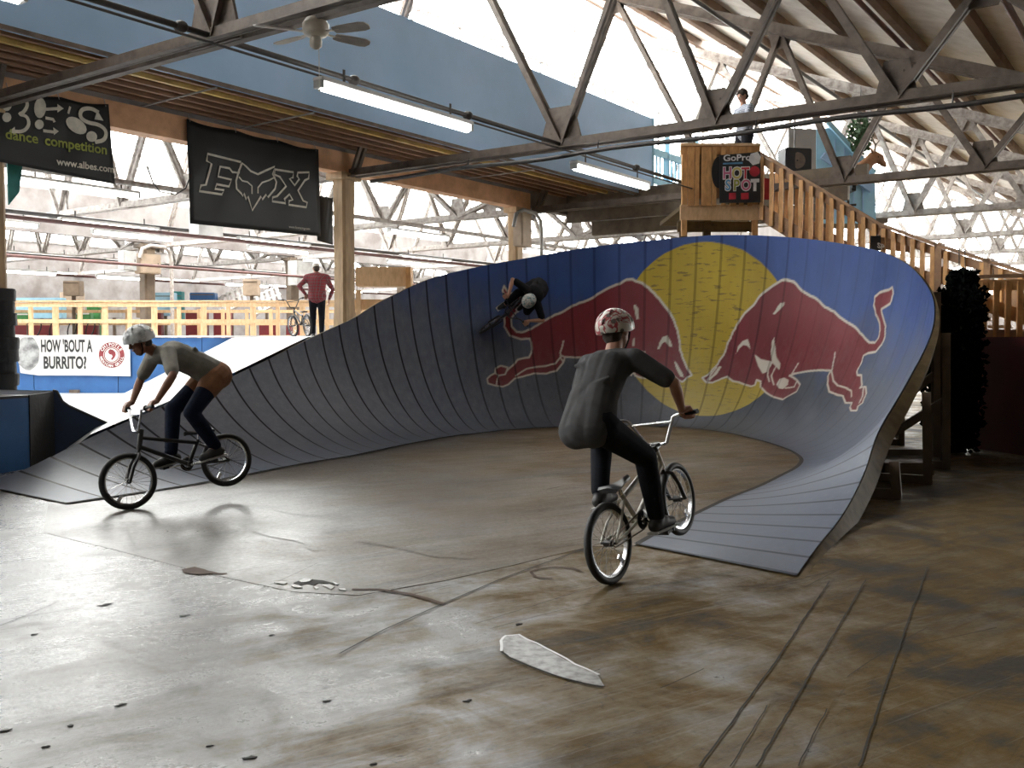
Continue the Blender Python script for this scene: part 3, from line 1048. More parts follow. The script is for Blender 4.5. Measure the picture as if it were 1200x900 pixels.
# ceiling fan
fc = P(370, 42, 9.3)
t = thing('ceiling_fan', 'cream ceiling fan with four visible grey blades under the first truss', 'ceiling fan', fc)
MB().lathe([(.01, .36), (.055, .35), (.07, .30), (.03, .27), (.02, .16)], fc).build('canopy', 'fan', t)
MB().lathe([(.02, .17), (.09, .16), (.125, .11), (.125, .03), (.10, 0), (.05, -.01), (.06, -.05), (.055, -.10), (.02, -.125), (.001, -.13)], fc).build('motor_housing', 'fan', t)
for deg_ in (-22, 38, 142, 202):
    an = math.radians(deg_)
    d = Vector((math.cos(an), math.sin(an), 0)); s = Vector((-math.sin(an), math.cos(an), -0.20))
    pts = [(.20, -.045), (.27, -.062), (.50, -.072), (.56, -.055), (.58, 0), (.56, .055), (.50, .072), (.27, .062), (.20, .045)]
    bl = MB().prism([fc + d * x + s * y + Vector((0, 0, .03)) for x, y in pts], d.cross(s), .012).build('blade', 'fan_blade', t)
    MB().beam(fc + d * .10 + Vector((0, 0, .03)), fc + d * .26 + Vector((0, 0, .03)), .035, .01).build('bracket', 'fan', bl)
MB().tube([fc + Vector((.03, 0, -.1)), fc + Vector((.03, 0, -.50))], .003, 5).ell(fc + Vector((.03, 0, -.51)), .012).build('pull_chain', 'fan', t)

# ---- header banners
def banner(name, lab, pts_px, b, m, wav=.03, cat='banner', plane=None):
    """hanging sheet, slightly wavy, through four px corners on the plane b"""
    c = [plane(x, y) if plane else onb(x, y, b) for x, y in pts_px]      # TL TR BR BL
    nrm = (c[1] - c[0]).cross(c[3] - c[0]).normalized()
    if nrm.y > 0: nrm = -nrm
    n, mm = 28, 18
    vs, fs = [], []
    for j in range(mm + 1):
        for i in range(n + 1):
            u, v = i / n, j / mm
            p = (c[0] * (1 - u) + c[1] * u) * (1 - v) + (c[3] * (1 - u) + c[2] * u) * v
            sag = wav * (math.sin(u * 17 + v * 3) * .35 * (1 - v) + math.sin(u * 7 + 1 + v * 4) * .3)
            top = -abs(math.sin(u * PI * 3)) * wav * 1.2 * (1 - v) ** 3
            vs.append(p - nrm * abs(sag) * 1.0 + Vector((0, 0, top)))
    for j in range(mm):
        for i in range(n):
            k = j * (n + 1) + i
            fs.append((k, k + 1, k + n + 2, k + n + 1))
    t = thing(name, lab, cat, c[3].lerp(c[2], .5))
    mb = MB(); mb.add(vs, fs)
    sh = mb.build('sheet', m, t, smooth=True)
    md = sh.modifiers.new('thick', 'SOLIDIFY'); md.thickness = .004
    for u in (0.02, .34, .66, .98):
        p = c[0].lerp(c[1], u) + nrm * .006 - Vector((0, 0, .04))
        MB().tube([p, p + Vector((0, 0, .12)) - nrm * .05], .006, 5).build('tie', 'galv', t)
    return t, nrm, c


def chaikin(P_, n=2, closed=False):
    for _ in range(n):
        Q = []
        m_ = len(P_)
        for i in range(m_ if closed else m_ - 1):
            a, b = P_[i], P_[(i + 1) % m_]
            Q += [(a[0] * .75 + b[0] * .25, a[1] * .75 + b[1] * .25), (a[0] * .25 + b[0] * .75, a[1] * .25 + b[1] * .75)]
        P_ = Q if closed else [P_[0]] + Q + [P_[-1]]
    return P_


def px_ink(t, nrm, f, toP, strokes, m, w=.03, name='print', off=.014, closed=True):
    mb = MB()
    for s in strokes:
        mb.ribbon([toP(*p) for p in s], w, nrm, off, closed=closed)
    return mb.build(name, m, t, smooth=False)


Z1 = lambda x, y: (x / 3.0, y / 3.0)
BB = 12.78
t, nr, cc = banner('banner', 'black hanging banner with large outlined letters and a fox head', [(219, 139), (373, 175), (376, 277), (223, 262)], BB, 'black_vinyl')
f1 = lambda x, y: onb(x / 3, y / 3, BB)
Fs = [(728, 541), (845, 570), (838, 608), (815, 605), (805, 592), (772, 586), (765, 621), (812, 632), (803, 656), (760, 648), (754, 664), (786, 669), (778, 684), (698, 672), (705, 652), (722, 650), (742, 576), (725, 566)]
Xs = [(965, 596), (1030, 606), (1028, 625), (1016, 628), (1034, 652), (1050, 630), (1043, 620), (1045, 607), (1085, 606), (1083, 628), (1070, 634), (1046, 670), (1064, 706), (1078, 712), (1075, 729), (1013, 720), (1015, 706), (1027, 703), (1016, 683), (998, 700), (1002, 715), (955, 708), (957, 694), (972, 690), (1004, 655), (982, 622), (963, 614)]
px_ink(t, nr, None, f1, [Fs], 'ink_cream', .036, 'outlined_letter')
px_ink(t, nr, None, f1, [Xs], 'ink_cream', .036, 'outlined_letter')
H = [(850, 574), (838, 600), (828, 636), (830, 664), (846, 680), (852, 690), (856, 680), (864, 702), (870, 690), (885, 740), (916, 690), (920, 702), (934, 684), (940, 694), (965, 664), (970, 640), (957, 612), (964, 586), (932, 600), (905, 613), (880, 602), (864, 586)]
px_ink(t, nr, None, f1, [H], 'ink_cream', .034, 'fox_head')
px_ink(t, nr, None, f1, [[(838, 622), (850, 636), (868, 640), (884, 654), (884, 682)], [(905, 680), (905, 660), (920, 642), (944, 634), (966, 622)]], 'ink_cream', .026, 'fox_eye', closed=False)
ax_, ay_ = (cc[2] - cc[3]), (cc[0] - cc[3])
axn = ax_.normalized()
o0 = onb(338, 267, BB)
text_mb('www.foxracing.com', .06, 0, 0, lambda x, y: o0 + axn * x + Vector((0, 0, y)) + nr * .014).build('small_print', 'ink_cream', t)

t, nr, cc = banner('banner', 'black banner with stencilled shoe print letters and olive text, cut by the left edge', [(-60, 93), (127, 122), (135, 216), (-60, 178)], BB, 'black_vinyl')
f1 = lambda x, y: onb(x / 3, y / 3, BB)
mb = MB()
def shoe(cx, cy, ang, s=1.0):
    ca, sa = math.cos(ang), math.sin(ang)
    for (oy, rx, ry) in ((-20, 21, 36), (38, 16, 17)):
        q = []
        for k in range(16):
            th = 2 * PI * k / 16
            x, y = rx * math.cos(th) * s, (oy + ry * math.sin(th)) * s
            q.append(f1(cx + x * ca - y * sa, cy + x * sa + y * ca) + nr * .014)
        mb.add(q, [tuple(range(16))])
for sa_ in ((22, 375, .0), (138, 400, .05), (285, 455, -.95, 1.15)):
    mb = MB(); shoe(*sa_); mb.build('shoe_print', 'ink_cream', t)
px_ink(t, nr, None, f1, [chaikin([(48, 346), (80, 346), (98, 365), (82, 396), (62, 402), (94, 408), (102, 440), (80, 464), (42, 462)])], 'ink_cream', .045, 'letter_stroke', closed=False)
px_ink(t, nr, None, f1, [[(150, 385), (205, 382)], [(158, 415), (185, 420), (190, 430)], [(150, 460), (190, 465)]], 'ink_cream', .04, 'letter_stroke', closed=False)
px_ink(t, nr, None, f1, [chaikin([(345, 396), (318, 380), (284, 384), (278, 412), (306, 432), (348, 438), (374, 462), (366, 494), (332, 500)])], 'ink_cream', .055, 'letter_stroke', closed=False)
px_ink(t, nr, None, f1, [[(245, 375), (238, 400)]], 'ink_cream', .03, 'apostrophe', closed=False)
mb = MB()
for tri in (((200, 366), (222, 382), (200, 396)), ((185, 448), (205, 462), (188, 475)), ((30, 462), (50, 446), (52, 475)), ((340, 388), (362, 425), (330, 420))):
    mb.add([f1(*p) + nr * .014 for p in tri], [(0, 1, 2)])
mb.build('arrow_heads', 'ink_cream', t)
dn = (onb(121, 178, BB) - onb(8, 160, BB)).normalized()
o1 = onb(-9, 160, BB)
for wd_, x_ in (('e', 0), ('dance', .16), ('competition', .69)):
    text_mb(wd_, .188, x_, 0, lambda x, y: o1 + dn * x + Vector((0, 0, y)) + nr * .014, bold=.004).build('olive_lettering', 'ink_green', t)
o2 = onb(66, 193, BB)
text_mb('www.albes.com', .135, 0, 0, lambda x, y: o2 + dn * x + Vector((0, 0, y)) + nr * .014, bold=.003).build('web_lettering', 'ink_cream', t)
# teal cloth behind the first banner, box fitting
q = [onb(8, 190, 13.3), onb(26, 192, 13.3), onb(22, 225, 13.3), onb(10, 240, 13.3)]
tag(MB().prism(q, BX, .03).build('cloth', 'teal'), 'dark teal cloth hanging beside the left edge post', 'cloth')

# second dark sheet behind the fox banner by the post
t, nr, cc = banner('banner', 'plain black sheet hanging between the fox banner and the post', [(370, 228), (390, 232), (390, 287), (372, 282)], 13.35, 'black_vinyl', .01)

# electrical bits on far columns and post
def cabinet(pt, s, m, lab, name='junction_box'):
    t = thing(name, lab, 'box', pt)
    MB().box(pt, s, Matrix.Rotation(ROTA, 3, 'Z')).build('case', m, t, bevel=.01)
    R = Matrix.Rotation(ROTA, 3, 'Z')
    MB().box(Vector(pt) - BX * (s[1] / 2 + .006), (s[0] * .86, .012, s[2] * .88), R).build('door', m, t, bevel=.004)
    MB().box(Vector(pt) - BX * (s[1] / 2 + .02) + AX * s[0] * .34, (.02, .02, .08), R).build('latch', 'steel', t)
    return t


cabinet(W(18.55, 27.05, 0) + Vector((-.2, 0, 3.95)), (.75, .3, .62), 'cardboard', 'beige electrical cabinet on a column of the middle row')
cabinet(W(18.1, 26.9, 0) + Vector((-.45, -.2, 4.0)), (.45, .3, .6), 'galv', 'small grey electrical box left of the beige cabinet')
cabinet(W(15.8, 20.8, 4.55), (.75, .4, .7), 'white_panel', 'white metal box hanging behind the gap between the two banners')
cabinet(W(18.35, 12.7, 4.05), (.4, .25, .75), 'cardboard', 'amber electrical cabinet on the post behind the wall ride')
cabinet(W(24.7, 27.0, 4.0), (.9, .5, .9), 'galv', 'grey metal cabinet on the second visible column of the middle row')
cabinet(W(23.7, 40.6, 3.1), (1.0, .3, 1.1), 'cardboard', 'tan board box fixed to a far column left of the rider')
for i, (a, b, lab) in enumerate(((18.9, 27.0, 'white conduit rising beside the beige electrical cabinet'), (18.9, 12.7, 'pale conduit bending beside the post behind the wall ride'))):
    pts = [W(a + .25, b, 0.0 if i == 0 else 1.5), W(a + .25, b, 4.1), W(a + .2, b, 4.35), W(a, b, 4.5), W(a - .5, b, 4.52), W(a - .8, b, 4.4), W(a - .9, b, 4.1)]
    tag(MB().tube(pts, .06 if i == 0 else .045, 10).build('conduit', 'white_steel' if i == 0 else 'galv'), lab, 'pipe')
tag(MB().tube([W(9.5, 14.0, 4.35), W(9.6, 14, 4.1), W(9.8, 14.1, 3.98), W(10.1, 14.1, 3.97), W(10.3, 14.1, 4.1), W(10.35, 14, 4.35)], .012, 6).build('cable', 'black_plastic'), 'loop of black cable hanging below the left banner', 'cable')
# long pipe runs in the left hall
for i, (b, z, r, m) in enumerate(((15.2, 4.25, .05, 'white_steel'), (19.5, 4.0, .045, 'old_pipe'), (22, 4.45, .05, 'pipe'), (26, 3.8, .045, 'old_pipe'), (30, 4.2, .06, 'pipe'), (35, 4.0, .05, 'old_pipe'))):
    tag(MB().tube([W(A0 + 3, b, z), W(A1 - 2, b, z)], r, 8).build('overhead_pipe', m), '%s overhead pipe along the left hall, counted from the post row' % ORD[i].replace('nearest', 'first'), 'pipe', 'overhead pipes of the left hall')

# ================================================================== WALL RIDE
# pairs (inner foot on the floor, outer lip) round the bowl, from the left end to the right end
CS = [  # ix, iy, ox, oy, z
    (-4.125, 8.835, -5.55, 9.95, 0.012),
    (-3.85, 9.22, -5.20, 10.30, 0.14),
    (-3.30, 10.10, -4.76, 10.95, 0.42),
    (-2.57, 11.70, -3.94, 12.40, 0.90),
    (-2.10, 12.55, -3.55, 13.20, 1.15),
    (-1.597, 13.79, -2.95, 14.48, 1.58),
    (-1.24, 14.55, -2.50, 15.25, 1.86),
    (-0.99, 15.05, -2.12, 15.85, 2.16),
    (-0.45, 15.75, -1.41, 16.96, 2.60),
    (0.0, 16.25, -0.56, 17.80, 2.88),
    (0.73, 16.70, 0.22, 18.30, 3.06),
    (1.45, 17.00, 1.25, 18.75, 3.28),
    (2.1, 17.10, 2.30, 18.85, 3.42),
    (2.94, 16.65, 3.75, 18.15, 3.48),
    (3.47, 15.80, 4.80, 16.80, 3.30),
    (3.75, 14.50, 5.40, 14.95, 2.95),
    (3.82, 13.50, 5.47, 13.72, 2.66),
    (3.80, 12.90, 5.46, 12.95, 2.36),
    (3.68, 12.15, 5.27, 12.10, 2.00),
    (3.40, 11.40, 4.83, 11.15, 1.58),
    (3.00, 10.65, 4.15, 10.15, 1.06),
    (2.55, 9.85, 3.57, 9.38, 0.62),
    (2.10, 9.15, 3.16, 8.62, 0.32),
    (1.65, 8.36, 2.67, 7.72, 0.12),
    (1.20, 7.55, 2.16, 6.78, 0.045),
    (0.93, 7.02, 1.81, 6.08, 0.012),
]


def crs(p0, p1, p2, p3, t):
    return 0.5 * ((2 * p1) + (-p0 + p2) * t + (2 * p0 - 5 * p1 + 4 * p2 - p3) * t * t + (-p0 + 3 * p1 - 3 * p2 + p3) * t ** 3)


def ramp_sections(NS):
    """NS sections evenly spread along the lip, as arrays inner(NS,2) outer(NS,2) z(NS)"""
    C = np.array(CS)
    E = np.vstack([2 * C[0] - C[1], C, 2 * C[-1] - C[-2]])
    fine = []
    K = 60
    for i in range(len(C) - 1):
        for k in range(K):
            fine.append(crs(E[i], E[i + 1], E[i + 2], E[i + 3], k / K))
    fine.append(C[-1])
    fine = np.array(fine)
    mid = np.c_[(fine[:, 0] + fine[:, 2]) / 2, (fine[:, 1] + fine[:, 3]) / 2, fine[:, 4] * .7]
    # smooth a little so the lip has no kinks
    s = np.r_[0, np.cumsum(np.linalg.norm(np.diff(mid, axis=0), axis=1))]
    u = np.linspace(0, s[-1], NS)
    out = np.stack([np.interp(u, s, fine[:, j]) for j in range(5)], 1)
    return out, s[-1]


PHM = math.radians(80)


def ramp_point(sec, v):
    """sec (...,5), v (...) -> xyz; v 0 at the floor, 1 at the lip"""
    ph = v * PHM
    h = np.sin(ph) / math.sin(PHM)
    z = (1 - np.cos(ph)) / (1 - math.cos(PHM))
    low = np.clip((sec[..., 4] - 0.1) / 1.6, 0, 1)      # nearly flat ends, curved where it is tall
    hh = h * low + v * (1 - low)
    zz = z * low + (v ** 1.25) * (1 - low)
    x = sec[..., 0] + (sec[..., 2] - sec[..., 0]) * hh
    y = sec[..., 1] + (sec[..., 3] - sec[..., 1]) * hh
    return np.stack([x, y, 0.012 + (sec[..., 4] - .012) * zz], -1)

# outlines painted on the wall ride, in its own (along, up) coordinates
MURAL = {'disc':[(.5819,.6925),(.5831,.665),(.5838,.6375),(.5844,.6075),(.5844,.5775),(.5838,.545),(.5825,.515),(.5812,.4825),(.5794,.4525),(.5769,.42),(.5738,.39),(.57,.36),(.5662,.33),(.5612,.3025),(.5562,.2775),(.5506,.255),(.545,.235),(.5387,.22),(.5319,.2125),(.525,.21),(.5181,.215),(.5112,.2275),(.505,.2425),(.4988,.265),(.4931,.29),(.4881,.32),(.4838,.35),(.4794,.38),(.4756,.415),(.4719,.4475),(.4694,.4825),(.4669,.5175),(.465,.55),(.4638,.585),(.4625,.6175),(.4619,.65),(.4619,.6825),(.4619,.7125),(.4625,.7425),(.4638,.77),(.465,.7975),(.4669,.8225),(.4688,.8475),(.4712,.87),(.4738,.89),(.4769,.9075),(.4806,.925),(.4838,.9375),(.4875,.95),(.4919,.96),(.4956,.9675),(.5,.975),(.5044,.9775),(.5088,.98),(.5138,.98),(.5181,.9775),(.5231,.9725),(.5275,.9675),(.5325,.96),(.5375,.9525),(.5419,.94),(.5462,.9275),(.5506,.915),(.555,.8975),(.5594,.88),(.5631,.8625),(.5662,.8425),(.57,.82),(.5731,.7975),(.5756,.7725),(.5781,.7475),(.5806,.72)],'bull_r':[(.5712,.8625),(.575,.86),(.5781,.8575),(.5806,.85),(.5831,.84),(.5856,.8325),(.5881,.8275),(.5913,.8225),(.5944,.8175),(.5975,.815),(.6006,.81),(.6038,.8025),(.6062,.795),(.6094,.7875),(.6125,.785),(.6156,.78),(.6188,.7775),(.6219,.77),(.625,.7625),(.6281,.7575),(.6312,.7525),(.635,.7475),(.6394,.7425),(.6431,.7375),(.6469,.73),(.65,.7225),(.6538,.7175),(.6575,.71),(.6612,.705),(.6656,.7),(.6731,.7075),(.6756,.7275),(.675,.7425),(.6744,.755),(.6731,.765),(.6712,.7775),(.6688,.785),(.6662,.7925),(.6631,.8),(.6606,.815),(.6575,.8275),(.6575,.84),(.6569,.855),(.6594,.8625),(.6619,.8725),(.6675,.8825),(.6738,.8925),(.6775,.905),(.6788,.8975),(.68,.8875),(.6794,.875),(.6794,.865),(.6788,.8525),(.675,.84),(.6706,.8275),(.6688,.8225),(.6712,.81),(.6738,.8),(.6769,.7875),(.68,.775),(.6806,.7625),(.6819,.75),(.6825,.74),(.6825,.725),(.6819,.71),(.68,.695),(.6781,.6775),(.6738,.67),(.6688,.6625),(.6637,.6475),(.6644,.635),(.665,.62),(.6644,.6025),(.6637,.585),(.6669,.57),(.6725,.575),(.6756,.5575),(.6794,.54),(.6788,.525),(.6812,.5325),(.685,.5375),(.6875,.525),(.69,.5125),(.6906,.4975),(.6912,.485),(.6925,.47),(.69,.4475),(.6925,.4275),(.6862,.4175),(.6819,.43),(.6806,.4525),(.6769,.4475),(.6725,.4425),(.6675,.455),(.6631,.4675),(.655,.465),(.6488,.4675),(.6431,.47),(.64,.485),(.6369,.5),(.635,.52),(.6331,.5375),(.6338,.56),(.63,.5575),(.6256,.555),(.6219,.5525),(.6175,.5475),(.6131,.5425),(.6094,.5375),(.6062,.5325),(.6031,.5275),(.6,.5225),(.5969,.515),(.5938,.5075),(.5981,.5025),(.6025,.495),(.6088,.475),(.6088,.4575),(.6088,.44),(.6056,.425),(.6025,.41),(.6006,.4),(.5988,.3875),(.5931,.39),(.5875,.3925),(.5825,.4),(.5775,.41),(.5738,.4225),(.57,.435),(.5681,.4625),(.5638,.4675),(.5644,.4425),(.5612,.4325),(.5556,.4375),(.5519,.4425),(.5488,.4475),(.5438,.45),(.5406,.46),(.5381,.47),(.5337,.4575),(.5319,.45),(.5294,.4425),(.5275,.435),(.5225,.435),(.5206,.445),(.5188,.4575),(.5225,.4725),(.5244,.4875),(.5256,.5025),(.5275,.515),(.5288,.5275),(.5294,.5425),(.5306,.555),(.5319,.5675),(.5325,.58),(.5331,.595),(.5331,.6075),(.5337,.6225),(.535,.6375),(.5356,.6525),(.5362,.665),(.5375,.6775),(.5381,.69),(.5394,.7025),(.5406,.715),(.5419,.7275),(.5431,.7375),(.545,.7475),(.5469,.7575),(.5488,.7675),(.55,.7775),(.5512,.79),(.5525,.8),(.5544,.81),(.5562,.8175),(.5581,.825),(.56,.8325),(.5619,.84),(.565,.85),(.5681,.86)],'bull_l':[(.4681,.87),(.47,.8625),(.4725,.8575),(.4744,.8525),(.4762,.8425),(.4781,.835),(.48,.8225),(.4819,.8125),(.4831,.8025),(.485,.7925),(.4862,.7825),(.4875,.7725),(.4888,.7625),(.4906,.75),(.4919,.74),(.4931,.7275),(.4944,.715),(.4956,.7),(.4962,.6875),(.4975,.6725),(.4981,.6575),(.4988,.6425),(.4994,.6275),(.5,.6125),(.5,.5975),(.5006,.5825),(.5019,.5675),(.5025,.5525),(.5038,.5375),(.505,.5225),(.5062,.5075),(.5075,.495),(.5094,.48),(.5106,.4675),(.5075,.4575),(.5062,.445),(.5044,.4325),(.5012,.4425),(.4988,.455),(.4969,.465),(.4931,.4825),(.4912,.4725),(.4894,.4625),(.4869,.46),(.4838,.4575),(.4812,.455),(.4788,.4525),(.4756,.4525),(.4731,.4575),(.4706,.465),(.4694,.48),(.4688,.495),(.4656,.49),(.4638,.475),(.4625,.4625),(.46,.4475),(.4581,.4325),(.455,.435),(.4544,.4525),(.4538,.47),(.4512,.4825),(.4494,.495),(.4475,.5075),(.4456,.52),(.4438,.5275),(.4419,.5375),(.44,.5475),(.4381,.5575),(.4362,.565),(.4338,.5675),(.4312,.57),(.4288,.57),(.4262,.5725),(.4238,.575),(.4206,.5775),(.42,.565),(.4188,.55),(.4169,.5375),(.415,.525),(.4131,.5125),(.41,.51),(.4075,.5075),(.405,.5025),(.4012,.505),(.3981,.5075),(.395,.51),(.3919,.505),(.3888,.5025),(.3856,.4975),(.3819,.495),(.3787,.49),(.3756,.475),(.3725,.46),(.3675,.45),(.3644,.455),(.3612,.46),(.3581,.47),(.3556,.4775),(.3556,.505),(.3588,.52),(.3631,.53),(.3638,.5525),(.3662,.56),(.3688,.565),(.3713,.56),(.3744,.5525),(.3731,.535),(.3756,.5475),(.3781,.5575),(.3806,.5675),(.3838,.5875),(.3869,.59),(.39,.5925),(.3931,.5925),(.3956,.615),(.3962,.63),(.3962,.645),(.3962,.66),(.3956,.6775),(.3925,.68),(.3888,.68),(.3856,.6875),(.3825,.695),(.3794,.7025),(.3781,.715),(.3769,.73),(.3756,.7425),(.3762,.7625),(.3762,.7825),(.3781,.7925),(.38,.805),(.3831,.815),(.3819,.84),(.38,.8525),(.3781,.865),(.3769,.8775),(.3762,.8925),(.3775,.9075),(.3794,.8925),(.3812,.88),(.3838,.875),(.3862,.8675),(.3888,.8625),(.3925,.8575),(.3956,.855),(.3981,.8425),(.3975,.825),(.3944,.8225),(.3919,.82),(.3894,.81),(.3875,.8),(.385,.79),(.3831,.78),(.3819,.77),(.3819,.755),(.3819,.74),(.3838,.7275),(.3856,.715),(.39,.71),(.3925,.7125),(.395,.7175),(.3975,.72),(.4,.7275),(.4025,.7325),(.405,.74),(.4069,.745),(.4094,.75),(.4112,.755),(.4138,.76),(.4156,.765),(.4181,.7675),(.42,.77),(.4225,.775),(.425,.7825),(.4269,.7875),(.4288,.7925),(.4312,.795),(.4331,.8),(.4362,.8025),(.4394,.8075),(.4419,.8125),(.4438,.8175),(.4456,.825),(.4475,.83),(.4494,.835),(.4512,.84),(.4531,.845),(.4556,.85),(.4581,.855),(.4606,.8575),(.4625,.865),(.4644,.87)],'fill_r':[[(.5644,.74),(.5662,.755),(.5675,.77),(.5694,.7825),(.5725,.785),(.5725,.775),(.5694,.7575),(.5662,.74)],[(.5412,.575),(.5419,.61),(.5444,.63),(.5481,.64),(.55,.6225),(.5519,.6),(.5488,.6125),(.5456,.615),(.5431,.6)],[(.5694,.655),(.5706,.635),(.5725,.615),(.5738,.595),(.5756,.5775),(.5812,.5525),(.5819,.525),(.5762,.5425),(.5731,.5525),(.5712,.5725),(.5694,.595),(.5688,.6175),(.5681,.64)],[(.5562,.58),(.5625,.5625),(.5681,.56),(.5738,.5575),(.5725,.5325),(.5712,.51),(.5675,.5),(.5619,.53),(.5588,.555)],[(.5844,.4575),(.585,.485),(.5894,.495),(.595,.4875),(.5962,.465),(.5931,.44),(.5888,.44)],[(.53,.5175),(.5319,.515),(.5294,.4775),(.5269,.4625),(.525,.445),(.5225,.45),(.5262,.4725),(.5281,.495)]],'fill_l':[[(.4688,.775),(.47,.775),(.4719,.76),(.4719,.74),(.4725,.72),(.4706,.7175),(.47,.74),(.4694,.7575)],[(.4688,.6425),(.47,.64),(.4694,.6075),(.4681,.6075)],[(.485,.59),(.4862,.62),(.4881,.6425),(.4912,.6475),(.4938,.6225),(.495,.6),(.4931,.6),(.49,.6225),(.4881,.615),(.4862,.59)],[(.4969,.5375),(.4988,.5275),(.5012,.5025),(.5038,.4775),(.505,.4575),(.5025,.46),(.5006,.48),(.4988,.5)],[(.4844,.5125),(.4856,.5225),(.4881,.515),(.4881,.5),(.4856,.4925)],[(.4738,.585),(.4769,.5825),(.4775,.565),(.475,.5675)]],'str_r':[[(.6306,.6325),(.6319,.615),(.6325,.5975),(.6338,.575),(.635,.555),(.6381,.5375),(.6412,.52),(.6488,.505),(.655,.505),(.6612,.505),(.6706,.5),(.675,.4775)],[(.6825,.535),(.685,.515),(.6875,.4975),(.6888,.465)],[(.5712,.53),(.5725,.495),(.5762,.4675)],[(.5781,.55),(.5769,.5225),(.5762,.495),(.5788,.475),(.5819,.455)],[(.6,.5225),(.5956,.5175),(.5969,.5425),(.5981,.565)],[(.595,.4475),(.5994,.4525),(.6038,.46),(.6038,.4825)],[(.5281,.51),(.5262,.49),(.5244,.47),(.5231,.4375)]],'str_l':[[(.4206,.65),(.4194,.625),(.4175,.6),(.4181,.5825),(.4156,.5675),(.4131,.55),(.4094,.5475),(.4056,.5425),(.4019,.5425),(.3975,.5425),(.3938,.54),(.39,.5375),(.385,.5225),(.38,.505)],[(.3631,.53),(.3656,.515),(.3638,.4925),(.3625,.4675)],[(.3656,.515),(.3713,.5175),(.3744,.5475)],[(.4175,.5875),(.4206,.5775)],[(.4694,.5125),(.4688,.49),(.4675,.4675)],[(.3838,.82),(.3881,.82),(.3925,.82),(.3975,.82)],[(.4169,.5775),(.4194,.555)]],'len':25.53681432020686}

# ---- riding surface: dense grid so the painting can sit in its vertices
NS, NV = 1241, 261
sec, RL = ramp_sections(NS)
Vv = np.linspace(0, 1, NV)
S3 = np.repeat(sec[:, None, :], NV, 1)
VV = np.repeat(Vv[None], NS, 0)
PT = ramp_point(S3, VV)
du = np.gradient(PT, axis=0)
dv = np.gradient(PT, axis=1)
NRM = np.cross(dv, du)
NRM /= np.linalg.norm(NRM, axis=2, keepdims=True) + 1e-9
if NRM[NS // 2, NV // 2, 1] > 0:
    NRM = -NRM
ss = np.linspace(0, RL, NS)
PAN = 0.405
step = (ss % PAN) / PAN
liftA = np.clip(1 - ((ss - 9.5) / 2.5), 0.06, 1)
TOP = PT + NRM * (0.007 * step * liftA)[:, None, None]
TOP[..., 2] = np.maximum(TOP[..., 2], 0.006)
me = bpy.data.meshes.new('riding_surface')
me.vertices.add(NS * NV)
me.vertices.foreach_set('co', TOP.reshape(-1).astype(np.float32))
ii, jj = np.meshgrid(np.arange(NS - 1), np.arange(NV - 1), indexing='ij')
k0 = (ii * NV + jj).reshape(-1)
quads = np.stack([k0, k0 + 1, k0 + NV + 1, k0 + NV], 1).astype(np.int32)
nq = len(quads)
me.loops.add(nq * 4)
me.loops.foreach_set('vertex_index', quads.reshape(-1))
me.polygons.add(nq)
me.polygons.foreach_set('loop_start', np.arange(0, nq * 4, 4, dtype=np.int32))
me.polygons.foreach_set('use_smooth', np.ones(nq, bool))
me.update(calc_edges=True)

SU, SV = RL, 3.9


def poly_d(P, closed):
    """distance to the outline and inside mask over the bbox of P, in metres on the surface"""
    A = np.array(P) * np.array([SU, SV])
    m_ = 0.12
    i0 = max(0, int((A[:, 0].min() - m_) / SU * (NS - 1))); i1 = min(NS, int((A[:, 0].max() + m_) / SU * (NS - 1)) + 2)
    j0 = max(0, int((A[:, 1].min() - m_) / SV * (NV - 1))); j1 = min(NV, int((A[:, 1].max() + m_) / SV * (NV - 1)) + 2)
    X = (np.arange(i0, i1) / (NS - 1) * SU)[:, None] + np.zeros((1, j1 - j0))
    Y = (np.arange(j0, j1) / (NV - 1) * SV)[None] + np.zeros((i1 - i0, 1))
    D = np.full(X.shape, 9.0)
    I = np.zeros(X.shape, bool)
    n = len(A)
    for i in range(n if closed else n - 1):
        a, b = A[i], A[(i + 1) % n]
        e = b - a
        l2 = e.dot(e) + 1e-12
        t = np.clip(((X - a[0]) * e[0] + (Y - a[1]) * e[1]) / l2, 0, 1)
        D = np.minimum(D, (X - a[0] - t * e[0]) ** 2 + (Y - a[1] - t * e[1]) ** 2)
        if closed:
            c = ((a[1] > Y) != (b[1] > Y))
            with np.errstate(divide='ignore', invalid='ignore'):
                xi = (b[0] - a[0]) * (Y - a[1]) / (b[1] - a[1] + 1e-12) + a[0]
            I ^= c & (X < xi)
    return (slice(i0, i1), slice(j0, j1)), np.sqrt(D), I


paint = np.zeros((NS, NV, 4), np.float32)
paint[..., 3] = 1


def fill(ch, P, soft=0.012):
    s, D, I = poly_d(P, True)
    sd = np.where(I, D, -D)
    paint[s + (ch,)] = np.maximum(paint[s + (ch,)], np.clip(sd / soft + .5, 0, 1))


def stroke(P, w, closed):
    s, D, I = poly_d(P, closed)
    paint[s + (2,)] = np.maximum(paint[s + (2,)], np.clip((w / 2 - D) / .012 + .5, 0, 1))


fill(0, MURAL['disc'])
fill(1, MURAL['bull_r']); fill(1, MURAL['bull_l'])
stroke(MURAL['bull_r'], .034, True); stroke(MURAL['bull_l'], .034, True)
for q in MURAL['fill_r'] + MURAL['fill_l']: fill(2, q)
for q in MURAL['str_r'] + MURAL['str_l']: stroke(q, .03, False)
at = me.attributes.new('paint', 'FLOAT_COLOR', 'POINT')
at.data.foreach_set('color', paint.reshape(-1))
uvw = np.zeros((NS, NV, 3), np.float32)
uvw[..., 0] = ss[:, None]
uvw[..., 1] = Vv[None] * SV
at = me.attributes.new('sheet', 'FLOAT_VECTOR', 'POINT')
at.data.foreach_set('vector', uvw.reshape(-1))

